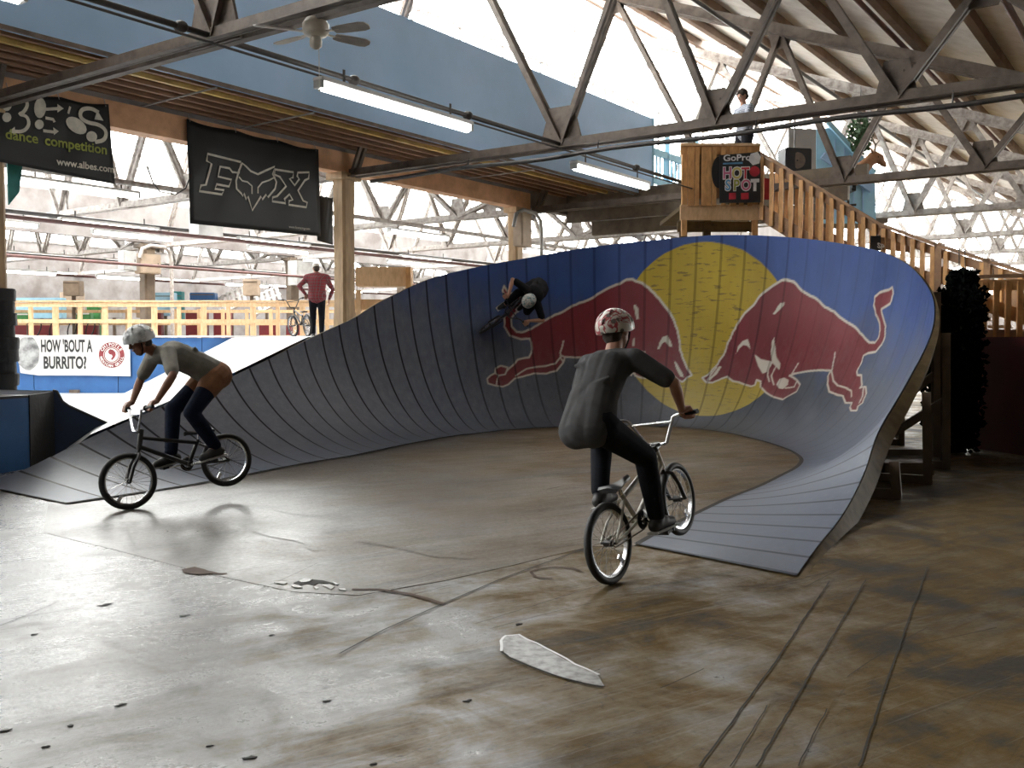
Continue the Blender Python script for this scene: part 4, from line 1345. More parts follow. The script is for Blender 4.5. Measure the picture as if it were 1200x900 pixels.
m, nt, b = newmat('painted_riding_surface')
at = nd(nt, 'ShaderNodeAttribute', attribute_name='paint')
sc_ = nd(nt, 'ShaderNodeSeparateColor'); nt.links.new(at.outputs['Color'], sc_.inputs[0])
a2 = nd(nt, 'ShaderNodeAttribute', attribute_name='sheet')
sx = nd(nt, 'ShaderNodeSeparateXYZ'); nt.links.new(a2.outputs['Vector'], sx.inputs[0])
s_, t_ = sx.outputs[0], sx.outputs[1]
mp = nd(nt, 'ShaderNodeMapping'); nt.links.new(a2.outputs['Vector'], mp.inputs[0])
mp.inputs['Scale'].default_value = (1.0, 0.5, 1)
n1 = noise(nt, mp.outputs[0], 1.1, 6, .65)
n2 = noise(nt, mp.outputs[0], 9, 5, .7)
n3 = noise(nt, a2.outputs['Vector'], 45, 4, .7)
# grey coating
grey = ramp(nt, n2, [(.25, (0.072, 0.088, 0.125)), (.5, (0.100, 0.120, 0.165)), (.75, (0.145, 0.160, 0.195))])
gm = nd(nt, 'ShaderNodeMapRange'); gm.inputs['From Min'].default_value = 8.0; gm.inputs['From Max'].default_value = 11.5
nt.links.new(s_, gm.inputs[0])
gm2 = nd(nt, 'ShaderNodeMapRange'); gm2.inputs['From Min'].default_value = 15; gm2.inputs['From Max'].default_value = 19.5
gm2.inputs['To Min'].default_value = 1; gm2.inputs['To Max'].default_value = 0
nt.links.new(s_, gm2.inputs[0])
grey = mixc(nt, vmath(nt, 'MULTIPLY', gm.outputs[0], gm2.outputs[0]), grey, ramp(nt, n2, [(.3, (0.036, 0.042, 0.056)), (.7, (0.058, 0.066, 0.084))]))
grey = mixc(nt, ramp(nt, noise(nt, mp.outputs[0], 3.1, 6, .8), [(.60, (0, 0, 0)), (.72, (.5, .5, .5))]), grey, (0.11, 0.085, 0.05))
# where blue paint survives: high on the wall and towards the right
gz = nd(nt, 'ShaderNodeNewGeometry'); gs_ = nd(nt, 'ShaderNodeSeparateXYZ'); nt.links.new(gz.outputs['Position'], gs_.inputs[0])
z_ = gs_.outputs[2]
bm_ = vmath(nt, 'ADD', vmath(nt, 'MULTIPLY_ADD', z_, 0.72, -0.85), vmath(nt, 'MULTIPLY_ADD', n1, 1.3, -0.65))
left = nd(nt, 'ShaderNodeMapRange'); left.inputs['From Min'].default_value = 5.5; left.inputs['From Max'].default_value = 14
left.inputs['To Min'].default_value = -0.75; left.inputs['To Max'].default_value = 0.25
nt.links.new(s_, left.inputs[0])
bm_ = vmath(nt, 'ADD', bm_, left.outputs[0])
end = nd(nt, 'ShaderNodeMapRange'); end.inputs['From Min'].default_value = 20.0; end.inputs['From Max'].default_value = 23.0
end.inputs['To Min'].default_value = 0.0; end.inputs['To Max'].default_value = -0.45
nt.links.new(s_, end.inputs[0])
bm_ = vmath(nt, 'ADD', bm_, end.outputs[0])
bmask = ramp(nt, bm_, [(0.0, (0, 0, 0)), (0.85, (1, 1, 1))])
blue = ramp(nt, n1, [(.3, (0.014, 0.040, 0.155)), (.7, (0.024, 0.066, 0.235))])
base = mixc(nt, bmask, grey, blue)
# rub: paint thinned low on the wall
rub = ramp(nt, vmath(nt, 'ADD', vmath(nt, 'MULTIPLY', z_, 0.36), vmath(nt, 'MULTIPLY_ADD', n2, .7, -.35)), [(.12, (.55, .55, .55)), (.55, (0, 0, 0))])
yel = ramp(nt, n1, [(.3, (0.30, 0.21, 0.008)), (.7, (0.40, 0.29, 0.016))])
# tyre scuffs: short dark dashes across
mp2 = nd(nt, 'ShaderNodeMapping'); nt.links.new(a2.outputs['Vector'], mp2.inputs[0])
mp2.inputs['Scale'].default_value = (2.2, 13, 1); mp2.inputs['Rotation'].default_value = (0, 0, .18)
dash = ramp(nt, noise(nt, mp2.outputs[0], 1.6, 4, .65), [(.56, (0, 0, 0)), (.63, (.8, .8, .8))])
yel = mixc(nt, dash, yel, (0.12, 0.085, 0.02))
yel = mixc(nt, rub, yel, (0.30, 0.24, 0.075))
red = ramp(nt, n1, [(.3, (0.11, 0.008, 0.014)), (.7, (0.165, 0.014, 0.023))])
red = mixc(nt, rub, red, (0.15, 0.065, 0.068))
c = mixc(nt, sc_.outputs[0], base, yel)
c = mixc(nt, sc_.outputs[1], c, red)
c = mixc(nt, sc_.outputs[2], c, (0.46, 0.42, 0.36))
# seams between the sheets
fr = vmath(nt, 'FRACT', vmath(nt, 'DIVIDE', s_, PAN))
edge = vmath(nt, 'MINIMUM', fr, vmath(nt, 'SUBTRACT', 1.0, fr))
sm = nd(nt, 'ShaderNodeMapRange'); sm.inputs['From Min'].default_value = 0.040; sm.inputs['From Max'].default_value = 0.064
sm.inputs['To Min'].default_value = 1; sm.inputs['To Max'].default_value = 0
nt.links.new(edge, sm.inputs[0])
fade = ramp(nt, vmath(nt, 'DIVIDE', s_, RL), [(.0, (.95, .95, .95)), (.30, (.9, .9, .9)), (.42, (.34, .34, .34)), (.56, (.42, .42, .42)), (.60, (.12, .12, .12)), (.80, (.15, .15, .15)), (.88, (.6, .6, .6))])
c = mixc(nt, vmath(nt, 'MULTIPLY', sm.outputs[0], fade), c, (0.012, 0.012, 0.014))
c = mixc(nt, ramp(nt, n3, [(.66, (0, 0, 0)), (.76, (.4, .4, .4))]), c, (0.05, 0.045, 0.035))
nt.links.new(c, b.inputs['Base Color'])
rr = nd(nt, 'ShaderNodeMapRange'); rr.inputs['To Min'].default_value = 0.34; rr.inputs['To Max'].default_value = 0.62
nt.links.new(n2, rr.inputs[0]); nt.links.new(rr.outputs[0], b.inputs['Roughness'])
spc = nd(nt, 'ShaderNodeMapRange'); spc.inputs['From Min'].default_value = 4.0; spc.inputs['From Max'].default_value = 9.0
spc.inputs['To Min'].default_value = 0.6; spc.inputs['To Max'].default_value = 0.28
nt.links.new(s_, spc.inputs[0]); nt.links.new(vmath(nt, 'MULTIPLY', spc.outputs[0], vmath(nt, 'SUBTRACT', 1.0, vmath(nt, 'MULTIPLY', sm.outputs[0], fade))), b.inputs['Specular IOR Level'])
bp = nd(nt, 'ShaderNodeBump'); bp.inputs['Strength'].default_value = .12; bp.inputs['Distance'].default_value = .01
nt.links.new(n2, bp.inputs['Height']); nt.links.new(bp.outputs[0], b.inputs['Normal'])
M['ramp'] = m
me.materials.append(m)

wr = thing('wall_ride', 'tall curved blue wall ride painted with two red bulls before a yellow disc', 'bike ramp', (0.5, 17, 0))
o = bpy.data.objects.new('riding_surface', me); COL.objects.link(o); o.parent = wr
me.transform(MW[wr.name].inverted())
MW[o.name] = MW[wr.name].copy()

# backing: thick rim and underside
q = 186
sc2, _ = ramp_sections(q)
nv2 = 15
S4 = np.repeat(sc2[:, None, :], nv2, 1)
V4 = np.repeat(np.linspace(0, 1, nv2)[None], q, 0)
P4 = ramp_point(S4, V4)
n4 = np.cross(np.gradient(P4, axis=1), np.gradient(P4, axis=0)); n4 /= np.linalg.norm(n4, axis=2, keepdims=True)
if n4[q // 2, 5, 1] > 0: n4 = -n4
U4 = P4 - n4 * 0.014
thk = np.interp(sc2[:, 4], [0, 0.9, 1.6, 2.1], [0.17, 0.15, 0.08, 0.03])
thk[: q // 2] = 0.06
B4 = P4 - n4 * thk[:, None, None]
oo = np.stack([sc2[:, 2] - sc2[:, 0], sc2[:, 3] - sc2[:, 1], 0 * sc2[:, 0]], 1); oo /= np.linalg.norm(oo, axis=1, keepdims=True)
lowr = np.where(np.arange(q) > q * .7, np.clip(1 - sc2[:, 4] / .9, 0, 1), 0)
B4[:, -1] += oo * (lowr * .05)[:, None]
for X_ in (U4, B4):
    X_[..., 2] = np.maximum(X_[..., 2], 0.001)
mb = MB()
mb.v = [Vector(p) for p in U4.reshape(-1, 3)] + [Vector(p) for p in B4.reshape(-1, 3)]
N4 = q * nv2
for i in range(q - 1):
    for j in range(nv2 - 1):
        a = i * nv2 + j
        mb.f.append((N4 + a, N4 + a + 1, N4 + a + nv2 + 1, N4 + a + nv2))
    a = i * nv2 + nv2 - 1
    mb.f.append((a, a + nv2, N4 + a + nv2, N4 + a))
    a = i * nv2
    mb.f.append((a, a + nv2, N4 + a + nv2, N4 + a))
for a0_ in (0, (q - 1) * nv2):
    for j in range(nv2 - 1):
        mb.f.append((a0_ + j, a0_ + j + 1, N4 + a0_ + j + 1, N4 + a0_ + j))
mb.build('plywood_rim', 'ply', wr, smooth=False)
# props under the rim
for i in range(8, q - 16, 9):
    p = Vector(B4[i, -1]); p1 = Vector(B4[i, nv2 // 2])
    out = Vector((sc2[i, 2] - sc2[i, 0], sc2[i, 3] - sc2[i, 1], 0)).normalized()
    if p.z < .35: continue
    foot = p + out * .10; foot.z = 0
    mb = MB().beam(foot, p + out * .07 - Vector((0, 0, .05)), .09, .09, out)
    mb.beam(foot + Vector((0, 0, .05)), Vector((p1.x, p1.y, 0.05)), .05, .09)
    if p.z > 1.2:
        mb.beam(foot + Vector((0, 0, p.z * .5)), p1 + Vector((0, 0, -.05)), .05, .09)
    mb.build('prop', 'ply_dark', wr)
# chewed black edge strip along the foot at the left
mb = MB()
pts = [Vector((sec[i, 0], sec[i, 1], .010)) + Vector((sec[i, 0] - sec[i, 2], sec[i, 1] - sec[i, 3], 0)).normalized() * .02 for i in range(0, NS, 8)]
mb.ribbon(pts, .05, (0, 0, 1), 0.004)
mb.build('edge_strip', 'joint', wr)

# ================================================================== LEFT SIDE: box, bank, deck, fence
# blue box with a quarter pipe beside the left post
fl0, fl1 = G(-70, 566), G(35, 549)
bx0, bx1 = Vector((fl0.x, fl0.y, 0)), Vector((fl1.x, fl1.y, 0))
d = (bx1 - bx0).normalized(); nn = Vector((-d.y, d.x, 0))
if nn.y < 0: nn = -nn
H_ = 1.5 - (463 - 400) / F * bx1.y
t = thing('ramp_box', 'blue plywood ramp box at the left edge with a black top and curved end', 'ramp', bx0.lerp(bx1, .5))
def pr(z0, z1, p0, p1, dep, m, name):
    vs = [p0 + Vector((0, 0, z0)), p1 + Vector((0, 0, z0)), p1 + nn * dep + Vector((0, 0, z0)), p0 + nn * dep + Vector((0, 0, z0))]
    mb = MB().add(vs + [p + Vector((0, 0, z1 - z0)) for p in vs], [(0, 1, 2, 3), (4, 5, 6, 7), (0, 1, 5, 4), (1, 2, 6, 5), (2, 3, 7, 6), (3, 0, 4, 7)])
    return mb.build(name, m, t)
pr(0, H_ - .03, bx0 - d * 1.2, bx1, .8, 'blue_panel', 'front_panel')
pr(H_ - .03, H_, bx0 - d * 1.2, bx1 + d * .02, .82, 'black_plastic', 'top_sheet')
e0 = bx1.copy(); e1 = P(62, 470, bx1.y + .9); e1.z = 0
mb = MB(); hz = 1.5 - (459 - 400) / F * e1.y
mb.prism([e0, e1, e1 + Vector((0, 0, hz)), e0 + Vector((0, 0, H_))], (e1 - e0).cross(Vector((0, 0, 1))), .03)
mb.build('end_panel', 'pad', t)
q0 = Vector((e1.x, e1.y, 0)); q1 = P(152, 500, 12.6); q1.z = 0
L_ = (q1 - q0).length; dq = (q1 - q0).normalized()
prof = []
for k in range(15):
    th = k / 14 * PI / 2
    prof.append(q0 + dq * (L_ * math.sin(th * .98) if True else 0) + Vector((0, 0, .42 + (hz - .42) * (1 - math.sin(th)) ** 1.0)))
prof = [q0 + dq * (L_ * f) + Vector((0, 0, z)) for f, z in ((0, hz), (.05, hz - .01), (.12, hz - .14), (.2, hz - .20), (.45, hz - .32), (.7, hz - .44), (1.0, hz - .58))]
sd = dq.cross(Vector((0, 0, 1)))
MB().prism([q0, q1] + prof[::-1], sd, .03).build('side_panel', 'dblue_panel', t)
mb = MB()
vs = []
for p in prof: vs += [p + Vector((0, 0, .012)), p + nn * 1.6 + Vector((0, 0, .012))]
mb.add(vs, [(2 * i, 2 * i + 2, 2 * i + 3, 2 * i + 1) for i in range(len(prof) - 1)])
mb.build('riding_sheet', 'deck', t)
mb = MB().tube([p + Vector((0, 0, .012)) - sd * 0 for p in prof], .022, 6)
mb.build('edge_pipe', 'black_plastic', t)

# deck and bank behind the wall ride
zd = 1.60
t = thing('bank_ramp', 'pale plywood bank rising to a deck behind the left half of the wall ride', 'ramp', (-5, 20, 0))
crest0, crest1 = Vector((-3.75, 16.2, zd)), Vector((-8.05, 27.8, zd))
foot0, foot1 = Vector((-6.35, 14.9, 0.0)), Vector((-11.2, 27.8, 0.0))
nA, nB_ = 14, 8
i_a, i_b = int(.060 * (NS - 1)), int(.262 * (NS - 1))
vs = []; fs = []
for k in range(nA + 1):
    ii_ = int(i_a + (i_b - i_a) * k / nA)
    li = Vector(TOP[ii_, -1]); f_ = k / nA
    outw = Vector((sec[ii_, 2] - sec[ii_, 0], sec[ii_, 3] - sec[ii_, 1], 0)).normalized()
    near = li + outw * .19; near.z = min(li.z - .03, zd)
    far = foot1.lerp(crest1, f_)
    for q_ in range(nB_ + 1):
        p_ = near.lerp(far, q_ / nB_)
        vs.append(p_)
for k in range(nA):
    for q_ in range(nB_):
        a = k * (nB_ + 1) + q_
        fs.append((a, a + 1, a + nB_ + 2, a + nB_ + 1))
crest0 = vs[nA * (nB_ + 1)].copy()
e_ = [vs[q_] for q_ in range(nB_ + 1)]
b_i = len(vs)
for p_ in e_: vs.append(Vector((p_.x - .5 * (p_.z > .05), p_.y - .1, 0.0)))
for q_ in range(nB_): fs.append((q_, q_ + 1, b_i + q_ + 1, b_i + q_))
MB().add(vs, fs).build('bank_sheet', 'deck', t)
crest0.z = zd
p = [crest0, Vector((-1.9, 17.0, zd)), Vector((0.3, 19.6, zd)), Vector((.5, 27.8, zd)), crest1]
MB().prism([q_ + Vector((0, 0, -.02)) for q_ in p], (0, 0, 1), .04).build('deck_sheet', 'deck', t)
MB().prism([Vector((q_.x, q_.y, .78)) for q_ in (crest0 + Vector((.15, .3, 0)), Vector((-1.8, 17.5, 0)), Vector((.3, 19.8, 0)), Vector((.4, 27.7, 0)), crest1 + Vector((.1, -.1, 0)))], (0, 0, 1), 1.5).build('deck_body', 'ply_dark', t)
for i, (y0, x0, x1, yy) in enumerate(((0, 78, 132, 466), (0, 145, 230, 470))):
    pass
bar = G(92, 461) ; bar2 = G(66, 460)
tag(MB().beam(bar + Vector((0, 0, .05)), bar2 + Vector((0, 0, .05)), .10, .10).build('wood_block', 'ply_dark'), 'short wood block lying on the pale floor by the blue box', 'block')

# pale worn floor of the left hall
q = [G(-60, 530, 0), G(130, 520, 0), Vector((-6.0, 13.8, 0)), Vector((-5.6, 15.4, 0)), Vector((-11, 27.9, 0)), Vector((-22, 27.9, 0)), Vector((-14, 13.5, 0))]
o = MB().prism([p + Vector((0, 0, .004)) for p in q], (0, 0, 1), .006).build('pale_sheet', 'deck', fl)
tag(o, 'pale riding sheets laid on the floor of the left hall')
fl_l = [((70, 473), (135, 469)), ((118, 478), (182, 473)), ((140, 476), (210, 480))]
for s in fl_l:
    fline(s, .03, 'joint', 'joint', 'thin joint between pale sheets in the left hall', .011)

# knee wall and platform of the left hall
YF = 27.9
def FX(px, y=YF): return (px - 600) / F * y
kw = thing('knee_wall', 'bright blue knee wall with white cap behind the pale bank', 'wall panel', (FX(200), YF, 0))
x0, x1 = FX(-60), FX(620)
n = int((x1 - x0) / 2.44) + 1
for i in range(n):
    MB().box((x0 + (i + .5) * 2.44, YF + .02 + .05, .80), (2.42, .1, 1.6)).build('panel', 'blue_panel', kw)
MB().box(((x0 + x1) / 2, YF + .04, 1.64), (x1 - x0, .22, .05)).build('cap', 'white_panel', kw)
pf = MB().box(((x0 + x1) / 2, YF + 5.2, 1.55), (x1 - x0, 10, .1)).build('platform_deck', 'ply_dark')
tag(pf, 'raised timber platform floor behind the wooden fence', 'platform')
fn = thing('wooden_fence', 'long new pine fence with two rails along the platform edge', 'fence', (FX(230), YF + .1, 1.66))
MB().box(((x0 + x1) / 2, YF + .10, 2.66), (x1 - x0, .22, .045)).build('top_rail', 'pine', fn)
MB().box(((x0 + x1) / 2, YF + .06, 2.56), (x1 - x0, .04, .13)).build('rail', 'pine', fn)
MB().box(((x0 + x1) / 2, YF + .06, 2.08), (x1 - x0, .04, .11)).build('rail', 'pine', fn)
i = 0
for px_ in range(-52, 620, 29):
    MB().box((FX(px_), YF + .12, 2.14), (.15 if i % 2 == 0 else .10, .09, 1.0)).build('fence_post', 'pine', fn)
    i += 1
# second fence on the far side of the platform
fn = thing('wooden_fence', 'second pine fence seen through the first one, on the far platform edge', 'fence', (FX(230), YF + 5, 1.6))
xa, xb = FX(-60, 33), FX(620, 33)
for z in (2.52, 2.1):
    MB().box(((xa + xb) / 2, 33, z), (xb - xa, .05, .10)).build('rail', 'pine', fn)
for px_ in range(-40, 620, 28):
    MB().box((FX(px_ - 6, 33), 33, 2.1), (.11, .07, 1.0)).build('fence_post', 'pine', fn)

# burrito banner on the knee wall
c0, c1 = 393, 441
def kp(px, py): return P(px, py, YF - .04)
t = thing('banner', 'white banner with black burrito question and a round maroon badge on the blue knee wall', 'banner', kp(85, 441))
nn_ = Vector((0, -1, 0))
q = [kp(18, 392), kp(50, 394), kp(90, 392), kp(152, 394), kp(153, 441), kp(100, 440), kp(45, 440), kp(24, 437)]
MB().prism(q, nn_, .015).build('sheet', 'white_vinyl', t)
PXM = YF / F
def k3(px0, py0): 
    o_ = kp(px0, py0) + nn_ * .012
    return lambda x, y: o_ + Vector((x, 0, y))
text_mb("HOW 'BOUT A", 19.5 * PXM, 0, 0, k3(48, 412), xs=.46, bold=.018).build('lettering', 'ink_black', t)
text_mb("BURRITO?", 19.5 * PXM, 0, 0, k3(51, 431.5), xs=.58, bold=.018).build('lettering', 'ink_black', t)
cb = kp(131, 416) + nn_ * .010
R_ = 15 * PXM
mb = MB(); mb.add([cb + Vector((math.cos(a) * R_, 0, math.sin(a) * R_)) for a in np.linspace(0, 2 * PI, 40, endpoint=False)], [tuple(range(40))])
bd = mb.build('badge', 'ink_maroon', t)
mb = MB(); mb.add([cb + Vector((math.cos(a) * R_ * .64, -.004, math.sin(a) * R_ * .64)) for a in np.linspace(0, 2 * PI, 32, endpoint=False)], [tuple(range(32))])
mb.build('badge_centre', 'white_vinyl', t)
mb = MB(); mb.ribbon([cb + Vector((math.cos(a) * R_ * .56, 0, math.sin(a) * R_ * .56)) for a in np.linspace(0, 2 * PI, 32, endpoint=False)], .025, nn_, .007, True)
pep = [(-.1, .46), (.12, .40), (.30, .22), (.33, .0), (.22, -.22), (.02, -.42), (-.05, -.30), (.08, -.12), (.02, .02), (-.16, .05), (-.26, .2), (-.22, .36)]
mb.add([cb + Vector((x * R_, -.007, y * R_)) for x, y in pep], [tuple(range(len(pep)))])
mb.build('pepper_mark', 'ink_maroon', t)
mbs = []
for word, a0_, sgn in (('CHIPOTLE', 90, 1), ('MEXICAN GRILL', -90, -1)):
    for k, ch in enumerate(word):
        if ch == ' ': continue
        stp = 17 if sgn == 1 else 12.5
        an = math.radians(a0_ - sgn * (k - (len(word) - 1) / 2) * stp)
        rr_ = R_ * (.72 if sgn == 1 else .93)
        rot_ = an - PI / 2 if sgn == 1 else an + PI / 2
        mbs.append(text_mb(ch, .125 if sgn == 1 else .105, math.cos(an) * rr_, math.sin(an) * rr_, lambda x, y: cb + Vector((x, -.006, y)), align='CENTER', rot=rot_, bold=.004))
merge(*mbs).build('badge_lettering', 'white_vinyl', t)
cg = kp(33, 414) + nn_ * .010
mb = MB(); mb.add([cg + Vector((math.cos(a) * 13.5 * PXM * (1 + .03 * math.sin(a * 9)), 0, math.sin(a) * 20 * PXM * (1 + .03 * math.sin(a * 7)))) for a in np.linspace(0, 2 * PI, 40, endpoint=False)], [tuple(range(40))])
mb.build('foil_picture', 'ink_grey', t)

# things standing on the platform behind the fence
def onpf(px, Y): return Vector(((px - 600) / F * Y, Y, 1.6))
def crate(px, Y, w, h, dpt, m, name, lab, cat, z=1.6):
    p = onpf(px, Y); p.z = z
    t = thing(name, lab, cat, p)
    MB().box(p + Vector((0, 0, h / 2)), (w, dpt, h)).build('body', m, t, bevel=.02)
    return t, p
lab_m = ['dark red padded bench panel behind the fence, %s from the left' % s for s in ('first', 'second', 'third', 'fourth', 'fifth', 'sixth', 'seventh', 'eighth')]
for i, px_ in enumerate((27, 50, 104, 183, 232, 262, 315, 345)):
    t, p = crate(px_, 34.5, (.8, .75, .7, .5, .75, .6, .6, .5)[i], (.55, .55, .55, .95, .95, .95, .6, .6)[i], .3, 'maroon', 'padded_panel', lab_m[i], 'panel')
    MB().box(p + Vector((0, -.16, .10)), (.5, .02, .04)).build('kick_strip', 'pine', t)
for i, (px_, w_, h_) in enumerate(((25, .8, .95), (98, .7, 1.0), (112, .5, 1.5))):
    t, p = crate(px_, 36 + i, w_, h_, .3, 'green', 'green_board', '%s bright green board behind the fence, from the left' % ('first', 'second', 'third')[i], 'board')
    MB().box(p + Vector((0, -.16, h_ - .05)), (w_ * .9, .02, .05)).build('edge', 'white_panel', t)
for i, (px_, Y_, w_, h_, z_, m_) in enumerate(sorted(((88, 33, .55, .5, 3.05, 'cardboard'), (296, 33, .5, .55, 3.05, 'cardboard'), (240, 35, .9, .5, 2.75, 'blue_panel'), (195, 38, .8, .9, 2.5, 'lblue'), (50, 38, 1.8, .8, 2.4, 'lblue'), (210, 39, .4, 1.2, 2.3, 'teal'), (135, 37, .5, .6, 2.4, 'white_panel'), (170, 37, .5, .5, 2.4, 'cardboard')))):
    col_ = {'cardboard': 'tan', 'blue_panel': 'blue', 'lblue': 'pale blue', 'teal': 'teal', 'white_panel': 'white'}[m_]
    t, p = crate(px_, Y_, w_, h_, .4, m_, 'storage_box', '%s box above the fence line, %s stored box from the left' % (col_, ORD[i].replace('nearest', 'first')), 'box', z_)
    MB().box(p + Vector((0, -.21, h_ * .85)), (w_ * .9, .02, .03)).build('lid_seam', 'ply_dark', t)
    MB().box(p + Vector((0, 0, -(z_ - 1.6) / 2)), (.1, .1, z_ - 1.6)).build('stand', 'ply_dark', t)
# white pallet stack
for i in range(2):
    c_ = Vector((FX(272, 35) + i * 1.25, 35, 3.0))
    t = thing('pallet', 'white slatted pallet leaning above the fence, %s one' % ('left', 'right')[i], 'pallet', c_)
    R = Matrix.Rotation(-.45, 3, 'Y') @ Matrix.Rotation(.9, 3, 'X')
    for k in range(6):
        MB().box(c_ + R @ Vector((-.5 + k * .2, 0, 0)), (.10, .9, .02), R).build('slat', 'white_panel', t)
    for k in (-.4, 0, .4):
        MB().box(c_ + R @ Vector((0, k, -.05)), (1.15, .06, .08), R).build('bearer', 'white_panel', t)
    MB().beam((c_.x, 35.1, 1.6), (c_.x, 35.1, 3.0), .08, .08).build('stand', 'ply_dark', t)
# parked bikes far behind are only small dark shapes: a rack
t = thing('bike_rack', 'dark rack of parked bikes seen through the fence slats', 'rack', onpf(75, 32.2))
p = onpf(75, 32.2)
MB().tube([p + Vector((-1.2, 0, .0)), p + Vector((-1.2, 0, .5)), p + Vector((1.2, 0, .5)), p + Vector((1.2, 0, 0))], .03, 6).build('frame', 'steel', t)
for i in range(4):
    c_ = p + Vector((-.9 + i * .6, 0, .33))
    MB().tube([c_ + Vector((math.cos(a) * .08, math.sin(a) * .3, math.sin(a) * 0 + math.cos(a) * .3)) for a in np.linspace(0, 2 * PI, 16, endpoint=False)], .022, 6, True).build('wheel', 'tyre', t)
# plywood box over post (right of the second post)
t = thing('plywood_box', 'pale plywood box on a frame right of the tapered post', 'box', P(478, 360, 20.5))
c_ = P(448, 325, 20.5)
MB().box(c_, (1.05, .5, .40)).build('body', 'pine', t, bevel=.01)
MB().box(P(480, 328, 20.4), (.1, .5, .5)).build('end_board', 'pine_gold', t)
MB().beam(P(485, 345, 20.5), Vector((P(485, 345, 20.5).x, 20.5, zd)), .1, .1).build('leg', 'pine', t)
MB().beam(P(420, 340, 20.5), Vector((P(420, 340, 20.5).x, 20.5, zd)), .1, .1).build('leg', 'pine', t)
c_ = P(448, 357, 20.6)
tag(MB().box(c_, (1.2, .06, .22)).build('rail_board', 'pine'), 'pine board rail right of the tapered post, below the plywood box', 'board')

# ================================================================== UPPER DECK, STAIRS, RIGHT SIDE
YD = 18.8
dk = thing('upper_deck', 'pine viewing platform with upright boards behind the top of the wall ride', 'platform', P(845, 400, YD))
dk_pts = dict(l=P(797, 250, YD), r=P(890, 250, YD))
xl, xr = dk_pts['l'].x, dk_pts['r'].x
zb0, zb1 = P(840, 258, YD).z, P(840, 240, YD).z
MB().box(((xl + xr) / 2, YD, (zb0 + zb1) / 2), (xr - xl, .06, zb1 - zb0)).build('fascia', 'pine', dk)
MB().box(((xl + xr) / 2 + .1, YD + 1.3, zb1 - .06), (xr - xl + .2, 2.5, .08)).build('floor_boards', 'ply', dk)
zt = P(840, 170, YD).z
MB().box(((xl + xr) / 2, YD + .02, zt), (xr - xl, .16, .05)).build('top_rail', 'pine', dk)
MB().box(((xl + xr) / 2, YD - .01, zt - .10), (xr - xl, .03, .16)).build('rail', 'pine_gold', dk)
MB().box(((xl + xr) / 2, YD + .03, (zb1 + zt) / 2), (xr - xl - .1, .02, zt - zb1 - .25)).build('back_board', 'pine_dark', dk)
for px_ in (802, 885):
    p = P(px_, 240, YD)
    MB().beam((p.x, YD + .03, zb0 - .3), (p.x, YD + .03, zt - .02), .10, .10).build('newel', 'pine_gold', dk)
for i, px_ in enumerate((809, 816, 823.5, 829, 836, 847, 858, 868, 878)):
    p = P(px_, 240, YD)
    MB().box((p.x, YD - .045, (zb1 + zt) / 2 - .04), (.085 if i % 3 else .12, .035, zt - zb1 - .02)).build('upright_board', 'pine_gold', dk)
for px_ in (804, 832, 888):
    p = P(px_, 240, YD)
    MB().beam((p.x, YD + .3, 0), (p.x, YD + .3, zb0 + .05), .14, .14).build('leg', 'ply', dk)
MB().beam((xl, YD + .3, 3.75), (xr, YD + .3, 3.75), .08, .2).build('brace', 'ply', dk)
# bulb below the deck
for i, (px_, r) in enumerate(((858, .10), (877, .06))):
    p = P(px_, 266 + i * 3, YD + 1.0)
    t = thing('lamp', ('larger', 'smaller')[i] + ' glowing lamp under the viewing platform', 'lamp', p)
    MB().ell(p, (r * (2.2 if i == 0 else 1), r, r)).build('bulb', 'bulb', t)
    MB().tube([p + Vector((0, 0, r)), Vector((p.x, p.y, zb1 - .1))], .012, 6).build('cord', 'pipe', t)

# signboard on the deck
sp = P(866, 237, YD - .14)
t = thing('signboard', 'black signboard with multicoloured lettering on the viewing platform', 'sign', sp)
def spx(x, y): return P(x, y, YD - .16)
q = [spx(843, 182), spx(891, 178), spx(891, 237), spx(843, 238)]
MB().prism(q, (0, 1, 0), .03).build('board', 'black_plastic', t)
mb = MB(); cc_ = P(842, 202, YD - .12)
mb.add([cc_ + Vector((math.cos(a) * .13, 0, math.sin(a) * .30)) for a in np.linspace(0, 2 * PI, 24, endpoint=False)], [tuple(range(24))])
mb.build('side_disc', 'black_plastic', t)
K = YD / F
def s3(px0, py0):
    o_ = spx(px0, py0) + Vector((0, -.022, 0))
    return lambda x, y: o_ + Vector((x, 0, y + x * .03))
def cutletters(s, px0, py0, size, fill_, xs=1.0, bold=.006, name='lettering', outline=True):
    if outline:
        text_mb(s, size, 0, 0, s3(px0, py0), xs=xs, bold=.022).build(name + '_outline', 'ink_white', t)
    f3 = s3(px0, py0)
    text_mb(s, size, 0, 0, lambda x, y: f3(x, y) + Vector((0, -.004, 0)), xs=xs, bold=bold).build(name, fill_, t)
cutletters('GoPro', 847, 189, .17, 'ink_white', 1.15, outline=False, bold=.004)
for s, x_, m_ in (('H', 846.5, 'ink_pink'), ('O', 857, 'ink_yellow'), ('T', 868.5, 'ink_red')):
    cutletters(s, x_, 209.5, .30, m_, .82)
for s, x_, m_ in (('S', 849.5, 'ink_blue'), ('P', 859, 'ink_green'), ('O', 868, 'ink_pink'), ('T', 880, 'ink_white')):
    cutletters(s, x_, 223, .28, m_, .82)
mb = MB(); cb = spx(884, 201) + Vector((0, -.02, 0))
mb.add([cb + Vector((math.cos(a) * .10, 0, math.sin(a) * .10)) for a in np.linspace(0, 2 * PI, 20, endpoint=False)], [tuple(range(20))])
mb.build('red_dot', 'ink_red', t)
q = [spx(x, y) + Vector((0, -.02, 0)) for x, y in ((880, 181), (887, 179), (890.5, 184), (889, 191), (882, 193), (877.5, 188))]
mb = MB(); mb.ribbon(q, .03, (0, -1, 0), .002, True); mb.add([p for p in q], [tuple(range(6))])
